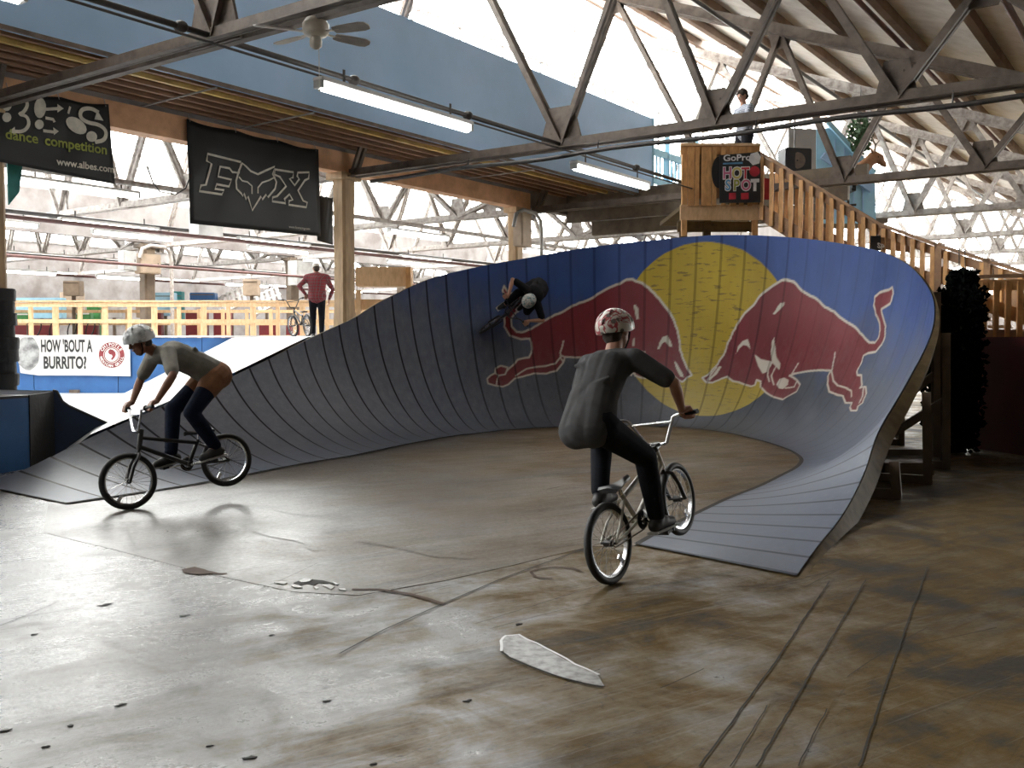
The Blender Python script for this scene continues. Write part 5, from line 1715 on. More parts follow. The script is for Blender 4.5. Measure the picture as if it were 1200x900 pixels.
mb.build('hand_badge', 'ink_white', t)
mb = MB()
for x_, w_ in ((854, 8), (868, 9)):
    q = [spx(x_, 226.5), spx(x_ + w_, 226), spx(x_ + w_, 233.5), spx(x_, 234)]
    mb.add([p + Vector((0, -.02, 0)) for p in q], [(0, 1, 2, 3)])
mb.build('red_blocks', 'ink_red', t)
q = [spx(847, 191.2), spx(870, 190), spx(870, 192.2), spx(847, 193)]
MB().add([p + Vector((0, -.02, 0)) for p in q], [(0, 1, 2, 3)]).build('blue_line', 'ink_blue', t)
# red cloth right of the sign behind the stair balusters
q = [P(892, 208, YD + .5), P(903, 210, YD + .5), P(903, 234, YD + .5), P(892, 234, YD + .5)]
tag(MB().prism(q, (0, 1, 0), .03).build('cloth', 'ink_red'), 'red cloth hanging behind the stair rail beside the signboard', 'cloth')

# stairs going down to the right
def stair(name_lab, p0, p1, bl, nb_, extra_newel=(), flip=1, name='stair_railing'):
    """p0,p1 ends of the handrail; bl baluster length"""
    t = thing(name, name_lab, 'stair railing', (p0 + p1) / 2 - Vector((0, 0, bl)))
    MB().beam(p0, p1, .13, .045).build('handrail', 'pine_dark', t)
    dn_ = Vector((0, 0, -.12))
    MB().beam(p0 + dn_, p1 + dn_, .04, .14).build('upper_rail', 'pine_dark', t)
    lo = Vector((0, 0, -(bl - .14)))
    MB().beam(p0 + lo, p1 + lo, .05, .28).build('stringer', 'pine_dark', t)
    d = (p1 - p0); out_ = Vector((-d.y, d.x, 0)).normalized()
    if out_.y > 0: out_ = -out_
    for i in range(nb_):
        p = p0.lerp(p1, (i + .5) / nb_) + out_ * .05
        MB().beam(p - Vector((0, 0, .05)), p - Vector((0, 0, bl)), .075, .04, out_).build('baluster', 'pine_gold', t)
    for f_ in extra_newel:
        p = p0.lerp(p1, f_)
        MB().beam(p + Vector((0, 0, .04)), Vector((p.x, p.y, p.z - bl - .3)), .13, .13, out_).build('newel', 'pine_dark', t)
    return t


r0, r1, r2, r3 = P(889, 178, YD), P(1032, 263, 17.4), P(1101, 288, 16.6), P(1210, 322, 15.2)
stair('steep stair railing of golden balusters right of the signboard', r0, r1, 1.25, 12)
stair('middle stretch of stair railing just above the top corner of the wall ride', r1, r2, .80, 6, (1.0,))
stair('long dark handrail running down to the right edge above the lower stairs', r2, r3, .62, 5, (.55,))
# inner railing of the same stair, and treads
off = Vector((.55, 1.0, 0))
stair('inner railing of the stairs behind the first one', r0 + off, r1 + off, 1.0, 11)
t = thing('staircase', 'brown wooden stair treads between the two railings', 'stairs', r1 - Vector((0, 0, 1.2)))
for i in range(13):
    p = r0.lerp(r1, (i + .5) / 13) - Vector((0, 0, 1.12)) + off * .5
    MB().box(p, (1.15, .30, .04), Matrix.Rotation(math.atan2(off.y, off.x), 3, 'Z')).build('tread', 'pine_dark', t)
for i in range(8):
    p = r1.lerp(r3, (i + .5) / 8) - Vector((0, 0, 1.0)) + off * .5
    MB().box(p, (1.15, .34, .04), Matrix.Rotation(math.atan2(off.y, off.x), 3, 'Z')).build('tread', 'pine_dark', t)
for p, zz in ((r1 + off, 0), (r2 + off, 0), (r3 + off, 0), (r2, 0), (r3, 0)):
    MB().beam((p.x, p.y, 0), (p.x, p.y, p.z - .8), .12, .12).build('leg', 'ply_dark', t)
# lower landing railing by the right edge
a_, b_ = P(1132, 325, 14.4), P(1230, 322, 14.0)
t = thing('landing_railing', 'amber lower railing above the dark red wall at the right edge', 'stair railing', (a_ + b_) / 2 - Vector((0, 0, .9)))
MB().beam(a_, b_, .12, .05).build('handrail', 'pine_dark', t)
MB().beam(a_ - Vector((0, 0, .13)), b_ - Vector((0, 0, .13)), .04, .16).build('upper_rail', 'pine_gold', t)
for i in range(7):
    p = a_.lerp(b_, (i + .5) / 7) + Vector((0, -.04, 0))
    MB().beam(p - Vector((0, 0, .08)), p - Vector((0, 0, .92)), .08, .04, (0, -1, 0)).build('baluster', 'pine_gold', t)
MB().beam(P(1140, 352, 14.4), P(1230, 382, 14.0), .05, .2).build('sloping_rail', 'pine_gold', t)
MB().beam(P(1120, 391, 14.4), P(1230, 391, 14.0), .06, .12).build('bottom_rail', 'pine_dark', t)
# dark red wall
ra, rb = P(1138, 540, 13.6), P(1260, 545, 11.9)
ra.z = rb.z = 0
zt_ = P(1150, 395, 13.4).z
rp = thing('red_partition', 'dark maroon boarded partition at the right edge below the railing', 'partition', ra.lerp(rb, .5))
MB().prism([ra, rb, rb + Vector((0, 0, zt_)), ra + Vector((0, 0, zt_))], (rb - ra).cross(Vector((0, 0, 1))), .08).build('boarding', 'red_wall', rp)
for i in range(1, 5):
    z = zt_ * i / 5
    MB().beam(ra + Vector((0, -.05, z)), rb + Vector((-.02, -.05, z)), .012, .015).build('batten', 'ply_dark', rp)
c_ = rb.lerp(ra, .5)
MBp = MB()
# leaning prop by the tree
tag(MB().beam(P(1140, 385, 14.1), P(1162, 465, 14.0), .12, .10).beam(P(1162, 465, 14.0), P(1160, 518, 14.0), .12, .10).build('bent_prop', 'ply'), 'bent brown timber prop between the dark tree and the maroon wall', 'prop')
# block by ramp foot
g = G(1052, 556)
tag(MB().box(g + Vector((.1, .1, .07)), (.55, .35, .14)).build('timber_block', 'ply_dark'), 'low brown timber block behind the right rim of the wall ride', 'block')

for i, (px_, py_, r) in enumerate(((1124, 316, .05), (1131, 318, .04), (1164, 341, .06))):
    p = P(px_, py_, 15.2)
    t = thing('lamp', ('left', 'right', 'lowest')[i] + ' small warm bulb glowing among the lower stair timbers', 'lamp', p)
    MB().ell(p, r).build('bulb', 'bulb', t)
    MB().tube([p + Vector((0, 0, r)), p + Vector((0, .02, .35))], .008, 5).build('cord', 'pipe', t)
# dark bushy tree
tb = Vector((5.97, 13.05, 0))
t = thing('artificial_tree', 'tall black bushy tree standing against the right side of the wall ride', 'tree', tb)
MB().tube([tb, tb + Vector((.02, .05, 1.2)), tb + Vector((.05, .1, 2.1))], [.09, .08, .04], 8).build('trunk', 'ply_dark', t)
random.seed(3)
mb = MB()
rows = [(.25, .33), (.6, .40), (1.0, .42), (1.4, .42), (1.75, .38), (2.0, .31), (2.22, .18)]
for z, r in rows:
    for k in range(520):
        a = random.uniform(0, 2 * PI); rr_ = r * math.sqrt(random.random())
        c_ = tb + Vector((math.cos(a) * rr_ * .9, math.sin(a) * rr_, z + random.uniform(-.22, .22)))
        if z > 1.95: c_.x += .10
        dirv = Vector((math.cos(a), math.sin(a), random.uniform(-.5, .5))).normalized() * random.uniform(.03, .085)
        sdv = dirv.cross(Vector((0, 0, 1))).normalized() * random.uniform(.02, .05)
        upv = Vector((0, 0, random.uniform(.02, .05)))
        mb.add([c_ - sdv, c_ + sdv, c_ + dirv, c_ + dirv * .4 + upv, c_ + dirv * .4 - upv], [(0, 1, 3), (1, 2, 3), (2, 0, 3), (0, 4, 1), (1, 4, 2), (2, 4, 0)])
for z, r in rows:
    mb.ell(tb + Vector((.10 if z > 1.95 else 0, 0, z)), (r * .85, r * .85, .28), n=10, m=6)
fo = mb.build('foliage', 'needles', t, smooth=False)

# pale blue hut with pitched roof line
hy = 22.5
def hp(x, y, Y=hy): return P(x, y, Y)
t = thing('hut', 'pale blue boarded hut with sloping roof edge beside the stairs', 'hut', hp(990, 260))
c = [hp(956, 262), hp(956, 152), hp(974, 150), hp(1024, 202), hp(1026, 262)]
face = MB().prism(c, (0, 1, 0), .08); face.build('wall_boards', 'lblue', t)
for f_ in (.2, .4, .6, .8):
    x_ = 968 + 54 * f_
    MB().beam(hp(x_, 150 + 54 * f_ + 2, hy - .05), hp(x_, 255, hy - .05), .02, .015, (0, 1, 0)).build('board_joint', 'blue_wall', t)
MB().beam(hp(970, 143, hy - .1), hp(1025, 203, hy - .1), .08, .10).build('roof_edge', 'lblue', t)
MB().beam(hp(964, 182, hy - .1), hp(1022, 222, hy - .1), .08, .16).build('rail', 'blue_wall', t)
c2 = [hp(962, 150), hp(968, 146), hp(968, 262), hp(962, 250)]
MB().prism([hp(924, 150, hy + .2), hp(957, 152), hp(957, 215), hp(924, 206, hy + .2)], (0, 1, 0), .06).build('side_wall', 'concrete_wall', t)
MB().box(hp(985, 262, hy + .6), (1.8, 1.2, .1)).build('hut_floor', 'ply_dark', t)
p = hp(990, 262, hy + .6)
for dx in (-.7, .7):
    MB().beam((p.x + dx, p.y, 0), (p.x + dx, p.y, p.z), .12, .12).build('leg', 'ply_dark', t)
# ivy
t = thing('hanging_plant', 'bushy green hanging plant above the pale blue hut', 'plant', hp(1008, 170))
mb = MB(); random.seed(5)
cc_ = hp(1008, 158, hy - .3)
for k in range(420):
    v = Vector((random.gauss(0, 1), random.gauss(0, 1), random.gauss(0, 1))).normalized() * random.random() ** .4
    p = cc_ + Vector((v.x * .30, v.y * .25, v.z * .46))
    a = Vector((random.uniform(-1, 1), random.uniform(-1, 1), random.uniform(-1, 1))).normalized() * .055
    b_ = a.cross(Vector((random.random(), 1, .3))).normalized() * .03
    mb.add([p - a, p + b_, p + a, p - b_], [(0, 1, 2, 3)])
mb.build('leaves', 'ivy', t, smooth=False)
MB().tube([cc_ + Vector((0, 0, -.2)), cc_ + Vector((0, 0, 1.1))], .01, 5).build('cord', 'pipe', t)

# mounted deer head
dc = hp(998, 205, hy - .8)
t = thing('deer_mount', 'mounted brown deer head with small antlers pointing right beside the hut', 'mounted deer head', dc)
def dp(x, y, dy=0): return P(x, y, hy - .8 + dy)
mb = MB()
mb.cap(dp(1000, 208), .20, dp(1012, 196), .16).cap(dp(1012, 196), .15, dp(1024, 184), .12)
mb.cap(dp(1024, 184), .13, dp(1030, 186), .11).cap(dp(1030, 187), .10, dp(1036, 193), .055)
o = mb.build('neck_and_head', 'hide', t)
rm = o.modifiers.new('r', 'REMESH'); rm.mode = 'VOXEL'; rm.voxel_size = .03; rm.use_smooth_shade = True
for s in (-1, 1):
    MB().cap(dp(1023, 179, s * .08), .03, dp(1020, 174, s * .2), .012).build('ear', 'hide', t)
    an = MB().tube([dp(1025, 178, s * .05), dp(1026, 170, s * .12), dp(1023, 164, s * .2), dp(1026, 158, s * .22)], [.022, .02, .016, .008], 6)
    an.tube([dp(1026, 170, s * .12), dp(1031, 164, s * .16)], [.016, .006], 6)
    an.build('antler', 'antler', t)
    MB().ell(dp(1029, 184, s * .10), .02).build('eye', 'eye_dark', t)
MB().ell(dp(1037, 194), .035).build('nose', 'black_plastic', t)
MB().beam(dp(996, 196), dp(996, 222), .06, .5, (0, 1, 0)).box(dp(997, 212), (.10, .4, .5)).build('mount_board', 'black_plastic', t)
MB().tube([dp(994, 222), dp(994, 240), dp(1003, 240)], .03, 6).build('bracket', 'black_plastic', t)

# loudspeaker-like box at the stair head
p = P(931, 190, 21.5)
t = thing('loudspeaker', 'black loudspeaker box hanging behind the stair railing', 'loudspeaker', p)
MB().box(p, (.62, .4, .55), Matrix.Rotation(.2, 3, 'Z')).build('cabinet', 'black_plastic', t, bevel=.02)
R = Matrix.Rotation(.2, 3, 'Z')
MB().lathe([(.02, -.215), (.16, -.212), (.18, -.205)], p, 'y').build('cone', 'steel', t)
MB().tube([p + Vector((0, 0, .27)), p + Vector((0, 0, 1.2))], .015, 6).build('bracket', 'pipe', t)
p = P(950, 213, 21.6)
tag(MB().box(p, (.5, .3, .45)).build('wooden_crate', 'pine_dark'), 'brown box behind the stair railing under the loudspeaker', 'box')
# small black sign on the stair railing
p0 = P(1022, 288, 16.9)
t = thing('sign', 'small black sign with white letters on the stair railing', 'sign', p0)
R = Matrix.Rotation(-.35, 3, 'Z')
MB().box(P(1026, 285, 17.25), (.18, .02, .26)).build('board', 'black_plastic', t)
o_ = P(1028, 290, 17.2)
text_mb('SP', .13, 0, 0, lambda x, y: o_ + Vector((x, 0, y - x * .35)), bold=.004).build('lettering', 'ink_white', t)
MB().prism([P(1030, 278, 17.28), P(1066, 283, 17.28), P(1066, 296, 17.28), P(1030, 292, 17.28)], (0, 1, 0), .02).build('board', 'pine_dark', t)

# ================================================================== BIKES
def circ(c, r, n, axis='y', a0=0.0):
    c = Vector(c)
    out = []
    for k in range(n):
        t = a0 + 2 * PI * k / n
        out.append(c + Vector((r * math.cos(t), 0, r * math.sin(t))))
    return out


def bmx(label, mw, frame_m, group=None, steer=0.0, crank=0.0, bar_m='chrome', cat='bicycle'):
    t = thing('bmx_bike', label, cat, mw=mw, group=group)
    RW = .255
    rax, fax = Vector((-.37, 0, RW)), Vector((.57, 0, RW))
    bb = Vector((0, 0, .29))
    ht0, ht1 = Vector((.43, 0, .52)), Vector((.395, 0, .635))
    sax = (ht1 - ht0).normalized()
    RS = Matrix.Translation(ht0) @ Matrix.Rotation(steer, 4, sax) @ Matrix.Translation(-ht0)

    def tf(mb, on):
        if on:
            mb.v = [RS @ p for p in mb.v]
        return mb

    def wheel(c, st):
        w = node('wheel', t)
        tf(MB().tube(circ(c, RW - .024, 40), .024, 10, True), st).build('tyre', 'tyre', w, world=False)
        prof = [(RW - .046, -.014), (RW - .058, -.012), (RW - .058, .012), (RW - .046, .014), (RW - .046, -.014)]
        tf(MB().lathe([(r, y) for r, y in prof], c, 'y', 40), st).build('rim', 'rim', w, world=False)
        mb = MB()
        for k in range(28):
            a = 2 * PI * k / 28
            s = 1 if k % 2 else -1
            a2 = a + (.5 if (k // 2) % 2 else -.5)
            mb.tube([c + Vector((math.cos(a2) * .018, s * .025, math.sin(a2) * .018)), c + Vector((math.cos(a) * (RW - .05), 0, math.sin(a) * (RW - .05)))], .0016, 4)
        tf(mb, st).build('spokes', 'chrome', w, world=False)
        tf(MB().lathe([(.001, -.055), (.009, -.055), (.009, -.03), (.022, -.028), (.022, .028), (.009, .03), (.009, .055), (.001, .055)], c, 'y', 14), st).build('hub', 'frame_black', w, world=False)
        # reflector clipped in the spokes
        tf(MB().box(c + Vector((.10, .0, -.14)), (.07, .012, .03), Matrix.Rotation(.9, 3, 'Y')), st).build('reflector', 'chrome', w, world=False)
    wheel(rax, False)
    wheel(fax, True)
    mb = MB()
    st_top = Vector((-.125, 0, .50))
    mb.tube([ht0 - sax * .01, ht1 + sax * .01], .024, 10)
    mb.tube([ht1 - sax * .02, st_top + Vector((.01, 0, -.03))], .018, 10)
    mb.tube([ht0 + sax * .02, bb], .021, 10)
    mb.tube([st_top, bb], .017, 10)
    for s in (-1, 1):
        mb.tube([bb + Vector((-.02, s * .03, 0)), rax + Vector((.12, s * .045, .005)), rax + Vector((0, s * .055, 0))], .011, 7)
        mb.tube([st_top + Vector((0, s * .015, -.04)), rax + Vector((.10, s * .05, .10)), rax + Vector((0, s * .055, 0))], .009, 7)
    mb.tube([bb - Vector((0, .035, 0)), bb + Vector((0, .035, 0))], .026, 10)
    mb.build('frame', frame_m, t, world=False)
    mb = MB().tube([Vector((-.125, 0, .49)), Vector((-.135, 0, .555))], .0135, 8)
    mb.build('seat_post', 'chrome', t, world=False)
    mb = MB()
    vs = []
    prof = [(-.27, .075, .0), (-.24, .085, .012), (-.18, .06, .006), (-.10, .028, .006), (-.02, .018, .016), (.0, .010, .010)]
    for x, w, z in prof:
        vs += [(x, -w, .565 + z), (x, 0, .580 + z), (x, w, .565 + z), (x, w * .8, .545 + z), (x, -w * .8, .545 + z)]
    fs = []
    for i in range(len(prof) - 1):
        for k in range(5):
            fs.append((i * 5 + k, i * 5 + (k + 1) % 5, (i + 1) * 5 + (k + 1) % 5, (i + 1) * 5 + k))
    fs += [(0, 1, 2, 3, 4), tuple((len(prof) - 1) * 5 + k for k in (4, 3, 2, 1, 0))]
    mb.add(vs, fs).build('saddle', 'black_plastic', t, world=False, smooth=True)
    # fork
    mb = MB()
    crown = ht0 - sax * .04
    mb.tube([ht0, crown], .016, 8)
    for s in (-1, 1):
        mb.tube([crown + Vector((0, s * .02, 0)), crown + Vector((.01, s * .055, -.01)), fax + Vector((-.05, s * .058, .12)), fax + Vector((0, s * .058, 0))], .0145, 8)
    tf(mb, True).build('fork', 'frame_black', t, world=False)
    # stem, bars, grips
    st_c = ht1 + sax * .045 + Vector((.05, 0, .0))
    tf(MB().tube([ht1, ht1 + sax * .055], .022, 10).beam(ht1 + sax * .045, st_c, .045, .035), True).build('stem', 'frame_black', t, world=False)
    z1 = st_c.z + .205
    bx_ = st_c.x - .035
    mb = MB()
    mb.tube([(bx_ - .03, -.36, z1 + .005), (bx_, -.20, z1 - .01), (bx_ + .01, -.17, z1 - .02), (st_c.x, -.075, st_c.z + .01), (st_c.x, -.045, st_c.z), (st_c.x, .045, st_c.z), (st_c.x, .075, st_c.z + .01), (bx_ + .01, .17, z1 - .02), (bx_, .20, z1 - .01), (bx_ - .03, .36, z1 + .005)], .0115, 8)
    mb.tube([(bx_ + .012, -.145, z1 - .055), (bx_ + .012, .145, z1 - .055)], .009, 8)
    tf(mb, True).build('handlebar', bar_m, t, world=False)
    for s in (-1, 1):
        pts = [Vector((bx_ - .03, s * .36, z1 + .005)), Vector((bx_ - .008, s * .245, z1 - .005))]
        d_ = (pts[0] - pts[1]).normalized()
        tf(MB().tube([pts[1], pts[0] + d_ * .01], .016, 10).tube([pts[1] - d_ * .004, pts[1] + d_ * .004], .026, 10), True).build('grip', 'tyre', t, world=False)
    # chainset
    ca, sa = math.cos(crank), math.sin(crank)
    mb = MB()
    for s in (-1, 1):
        e = bb + Vector((-s * .165 * ca, s * .065, -s * .165 * sa))
        mb.beam(bb + Vector((0, s * .055, 0)), e, .014, .028, (0, 1, 0))
    mb.tube([bb - Vector((0, .07, 0)), bb + Vector((0, .07, 0))], .012, 8)
    mb.build('crank', 'chrome', t, world=False)
    mb = MB().lathe([(.030, -.048), (.058, -.048), (.064, -.046), (.064, -.043), (.030, -.043), (.030, -.048)], bb, 'y', 26)
    for k in range(5):
        a = 2 * PI * k / 5
        mb.beam(bb + Vector((0, -.0455, 0)), bb + Vector((math.cos(a) * .058, -.0455, math.sin(a) * .058)), .004, .012, (0, 1, 0))
    mb.build('chainring', 'frame_black', t, world=False)
    mb = MB().tube([bb + Vector((0, -.0455, .064)), rax + Vector((0, -.0455, .026)), rax + Vector((-.026, -.0455, 0)), rax + Vector((0, -.0455, -.026)), bb + Vector((0, -.0455, -.064)), bb + Vector((.064, -.0455, 0))], .005, 5, True)
    mb.build('chain', 'steel', t, world=False)
    for s in (-1, 1):
        e = bb + Vector((-s * .165 * ca, s * .12, -s * .165 * sa))
        MB().box(e, (.10, .09, .018)).box(e + Vector((.04, 0, 0)), (.012, .10, .024)).box(e + Vector((-.04, 0, 0)), (.012, .10, .024)).build('pedal', 'black_plastic', t, world=False)
    return t


GRIP = Vector((.395 + .05 - .035 - .03, .31, .635 + .045 + .205))     # left grip centre with straight steering


# ================================================================== PEOPLE
def V3(*a): return Vector(a)


def remeshed(mb, name, m, parent, vox=.008, smooth_it=4):
    tmp = mb.build(name + '_raw', m, None)
    for p in tmp.data.polygons: p.use_smooth = True
    md = tmp.modifiers.new('r', 'REMESH'); md.mode = 'VOXEL'; md.voxel_size = vox; md.use_smooth_shade = True
    ms = tmp.modifiers.new('s', 'SMOOTH'); ms.iterations = smooth_it; ms.factor = .5
    dg = bpy.context.evaluated_depsgraph_get()
    me = bpy.data.meshes.new_from_object(tmp.evaluated_get(dg))
    me.name = name
    old = tmp.data
    bpy.data.objects.remove(tmp); bpy.data.meshes.remove(old)
    o = bpy.data.objects.new(name, me)
    COL.objects.link(o)
    o.parent = parent
    MW[o.name] = MW[parent.name].copy()
    me.polygons.foreach_set('use_smooth', [True] * len(me.polygons))
    return o


def hand(mb, wr, tgt, axis, palm_n, side, grip=True, r=.016):
    """wr wrist; tgt centre of the gripped bar (or fingertip direction point); axis bar direction (towards the thumb side); palm_n points from palm to bar"""
    axis = axis.normalized()
    if grip:
        palm_c = tgt - palm_n * (r + .014)
        back = (wr - tgt).normalized()
        mb.cap(wr, .026, wr.lerp(palm_c, .6), .024)
        # palm as a slab of four metacarpal rods lying over the bar
        fwd = (-back + palm_n * .2); fwd = (fwd - axis * fwd.dot(axis)).normalized()
        up_ = -palm_n
        for k in range(4):
            off = axis * (.030 - .020 * k)
            base = tgt + up_ * (r + .010) - fwd * .028 + off
            kn = tgt + up_ * (r + .008) + fwd * .010 + off
            mb.cap(wr + (off * .4), .018, base, .013)
            mb.cap(base, .012, kn, .0105)
            L = (.95, 1.0, .97, .8)[k]
            a1 = tgt + fwd * (r + .012) - up_ * .004 + off
            a2 = tgt + fwd * (.012) - up_ * (r + .009) * L + off
            a3 = tgt - fwd * .010 * L - up_ * (r + .010) + off
            mb.cap(kn, .0100, a1, .0092, 8).cap(a1, .0092, a2, .0085, 8).cap(a2, .0085, a3, .0078, 8)
        th0 = tgt + axis * .045 - fwd * .030 + up_ * .012
        th1 = tgt + axis * .050 - fwd * (r + .006) - up_ * .010
        th2 = tgt + axis * .034 - fwd * .004 - up_ * (r + .012)
        mb.cap(wr.lerp(th0, .4), .016, th0, .0125, 8).cap(th0, .0115, th1, .0105, 8).cap(th1, .0102, th2, .0088, 8)
    else:
        fwd = (tgt - wr).normalized()
        s = axis
        mb.cap(wr, .024, wr + fwd * .03, .026)
        for k in range(4):
            off = s * (.028 - .019 * k)
            b0_ = wr + fwd * .015 + off * .5
            k1 = wr + fwd * .085 + off
            L = (.92, 1.0, .95, .76)[k]
            k2 = k1 + (fwd + palm_n * .35).normalized() * .036 * L
            k3_ = k2 + (fwd * .7 + palm_n * .8).normalized() * .026 * L
            k4 = k3_ + (fwd * .35 + palm_n).normalized() * .02 * L
            mb.cap(b0_, .016, k1, .0125, 8).cap(k1, .010, k2, .009, 8).cap(k2, .009, k3_, .0083, 8).cap(k3_, .0083, k4, .0075, 8)
        t1 = wr + fwd * .045 + s * .045 + palm_n * .012
        t2 = t1 + (fwd + s * .25 + palm_n * .3).normalized() * .030
        t3 = t2 + (fwd + palm_n * .4).normalized() * .024
        mb.cap(wr + fwd * .015, .016, t1, .012, 8).cap(t1, .011, t2, .010, 8).cap(t2, .010, t3, .0085, 8)


def elbow(sh, wr, la, lb, hint):
    d = wr - sh
    L = min(d.length, (la + lb) * .995)
    u = d.normalized()
    x = (la * la - lb * lb + L * L) / (2 * L)
    h = math.sqrt(max(la * la - x * x, 0))
    n = hint - u * hint.dot(u)
    n.normalize()
    return sh + u * x + n * h


def person(label, mw, J, skin='skin', top='char_shirt', bottom='dark_trousers', head='cap', head_m='helmet_red', hair='hair', sleeves='short', vox=.007, bulk=0.0, shorts=False, hips_m=None):
    """J: joints in the local frame, x forward, y left, z up"""
    t = thing('person', label, 'person', mw=mw)
    L_, R_ = 1, -1
    pel, nk, hd, look, hup = J['pelvis'], J['neck'], J['head'], J['look'].normalized(), J['hup'].normalized()
    side = hup.cross(look).normalized()          # towards the person's left
    hup = look.cross(side).normalized()
    RH = Matrix((look, side, hup)).transposed()
    body = MB()
    tr = (nk - pel)
    up = tr.normalized()
    shl = {s: J['sh'][0 if s == 1 else 1] for s in (1, -1)}
    wr = {s: J['wr'][0 if s == 1 else 1] for s in (1, -1)}
    hp_ = {s: J['hip'][0 if s == 1 else 1] for s in (1, -1)}
    an = {s: J['ank'][0 if s == 1 else 1] for s in (1, -1)}
    toe = {s: J['toe'][0 if s == 1 else 1] for s in (1, -1)}
    el = {s: elbow(shl[s], wr[s], .295, .265, J['elh'][0 if s == 1 else 1]) for s in (1, -1)}
    kn = {s: elbow(hp_[s], an[s], .43, .41, J['knh'][0 if s == 1 else 1]) for s in (1, -1)}
    chest = pel.lerp(nk, .72) + J.get('arch', V3(0, 0, 0))
    belly = pel.lerp(nk, .32) + J.get('arch', V3(0, 0, 0)) * .7
    lat = (shl[1] - shl[-1]).normalized()
    hl = (hp_[1] - hp_[-1]).normalized()
    # torso
    def torso(mb, g):
        mb.cap(pel, .112 + g, belly, .108 + g).cap(belly, .108 + g, chest, .116 + g).cap(chest, .114 + g, nk - up * .06, .070 + g)
        for s in (1, -1):
            mb.cap(pel + hl * s * .065, .105 + g, belly + lat * s * .045, .098 + g)
            mb.cap(belly + lat * s * .045, .098 + g, chest + lat * s * .058, .104 + g)
            mb.cap(chest + lat * s * .06, .102 + g, shl[s] - lat * s * .045 - up * .02, .066 + g)
            mb.cap(nk - up * .03, .06 + g, shl[s], .055 + g)
        return mb
    torso(body, -.012)
    body.cap(nk - up * .03, .058, nk.lerp(hd, .55), .052)
    # head: skull, jaw, nose, ears
    def hq(x, y, z): return hd + RH @ Vector((x, y, z))
    body.ell(hq(-.012, 0, .028), (.094, .074, .088), RH)
    body.ell(hq(.018, 0, -.035), (.066, .060, .078), RH)
    body.cap(hq(.035, 0, -.085), .028, hq(.052, 0, -.088), .022)
    body.cap(hq(.080, 0, .012), .010, hq(.100, 0, -.022), .013)
    body.ell(hq(.094, .011, -.026), .009).ell(hq(.094, -.011, -.026), .009)
    body.cap(hq(.070, -.035, .030), .012, hq(.070, .035, .030), .012)
    body.ell(hq(.052, .035, -.012), (.02, .02, .018), RH).ell(hq(.052, -.035, -.012), (.02, .02, .018), RH)
    for s in (1, -1):
        body.ell(hq(-.008, s * .076, -.008), (.018, .008, .030), RH)
    body.ell(hq(.074, 0, -.052), (.012, .024, .012), RH)
    for s in (1, -1):
        body.cap(hp_[s], .085, kn[s], .056).cap(kn[s], .054, kn[s].lerp(an[s], .35), .056).cap(kn[s].lerp(an[s], .35), .056, an[s], .036)
        f = (toe[s] - an[s]); 
        body.cap(an[s], .036, an[s] + f * .5 - V3(0, 0, .02), .034).cap(an[s] + f * .5 - V3(0, 0, .02), .034, toe[s], .026)
        body.cap(shl[s], .052, el[s], .037).cap(el[s], .037, el[s].lerp(wr[s], .35), .039).cap(el[s].lerp(wr[s], .35), .038, wr[s], .025)
        g = J['hand'][0 if s == 1 else 1]
        hand(body, wr[s], g[1], g[2], g[3].normalized(), s, g[0])
    o = remeshed(body, 'body', skin, t, vox * .8, 3)
    # shirt
    sh = MB()
    torso(sh, .012 + bulk)
    hem = pel - up * .05
    for s in (1, -1):
        sh.cap(belly + hl * s * .05 + J['back'] * .015, .110, hem + hl * s * .06 + J['back'] * .015, .116).cap(belly, .118, hem + J['back'] * .03, .122)
        e = {'short': .78, 'long': 1.0}[sleeves]
        sh.cap(shl[s], .072, shl[s].lerp(el[s], e), .062 if sleeves == 'short' else .050)
        if sleeves == 'long':
            sh.cap(el[s], .052, el[s].lerp(wr[s], .9), .036)
    # folds
    random.seed(len(label))
    for k in range(7):
        a = belly.lerp(chest, random.random()) + lat * random.uniform(-.12, .12) - J['back'] * -.0
        bq = a + up * random.uniform(-.08, .08) + lat * random.uniform(-.09, .09)
        sh.cap(a - J['front'] * .10, .022, bq - J['front'] * .105, .012)
    remeshed(sh, 'shirt', top, t, vox * 1.2, 3)
    # trousers
    tq = MB()
    for s in (1, -1):
        tq.cap(pel + hl * s * .075 - up * .0, .118, hp_[s] - up * .0, .112)
        tq.cap(hp_[s], .108, kn[s], .075)
        if not shorts:
            tq.cap(kn[s], .074, kn[s].lerp(an[s], .4), .070).cap(kn[s].lerp(an[s], .4), .070, kn[s].lerp(an[s], .97), .058)
            for f_ in (.55, .7, .85, .95):
                c_ = kn[s].lerp(an[s], f_)
                tq.ell(c_ + V3(.01 * math.sin(f_ * 40), 0, 0), (.064, .060, .020))
        else:
            tq.cap(kn[s], .078, kn[s].lerp(an[s], .08), .080)
    remeshed(tq, 'trousers' if not shorts else 'shorts', bottom, t, vox * 1.2, 3)
    if hips_m:
        hq_ = MB()
        for s in (1, -1):
            hq_.cap(pel + hl * s * .075 - up * .03, .134, hp_[s], .128).cap(hp_[s], .122, hp_[s].lerp(kn[s], .35), .104)
        remeshed(hq_, 'waist_jumper', hips_m, t, vox * 1.4, 2)
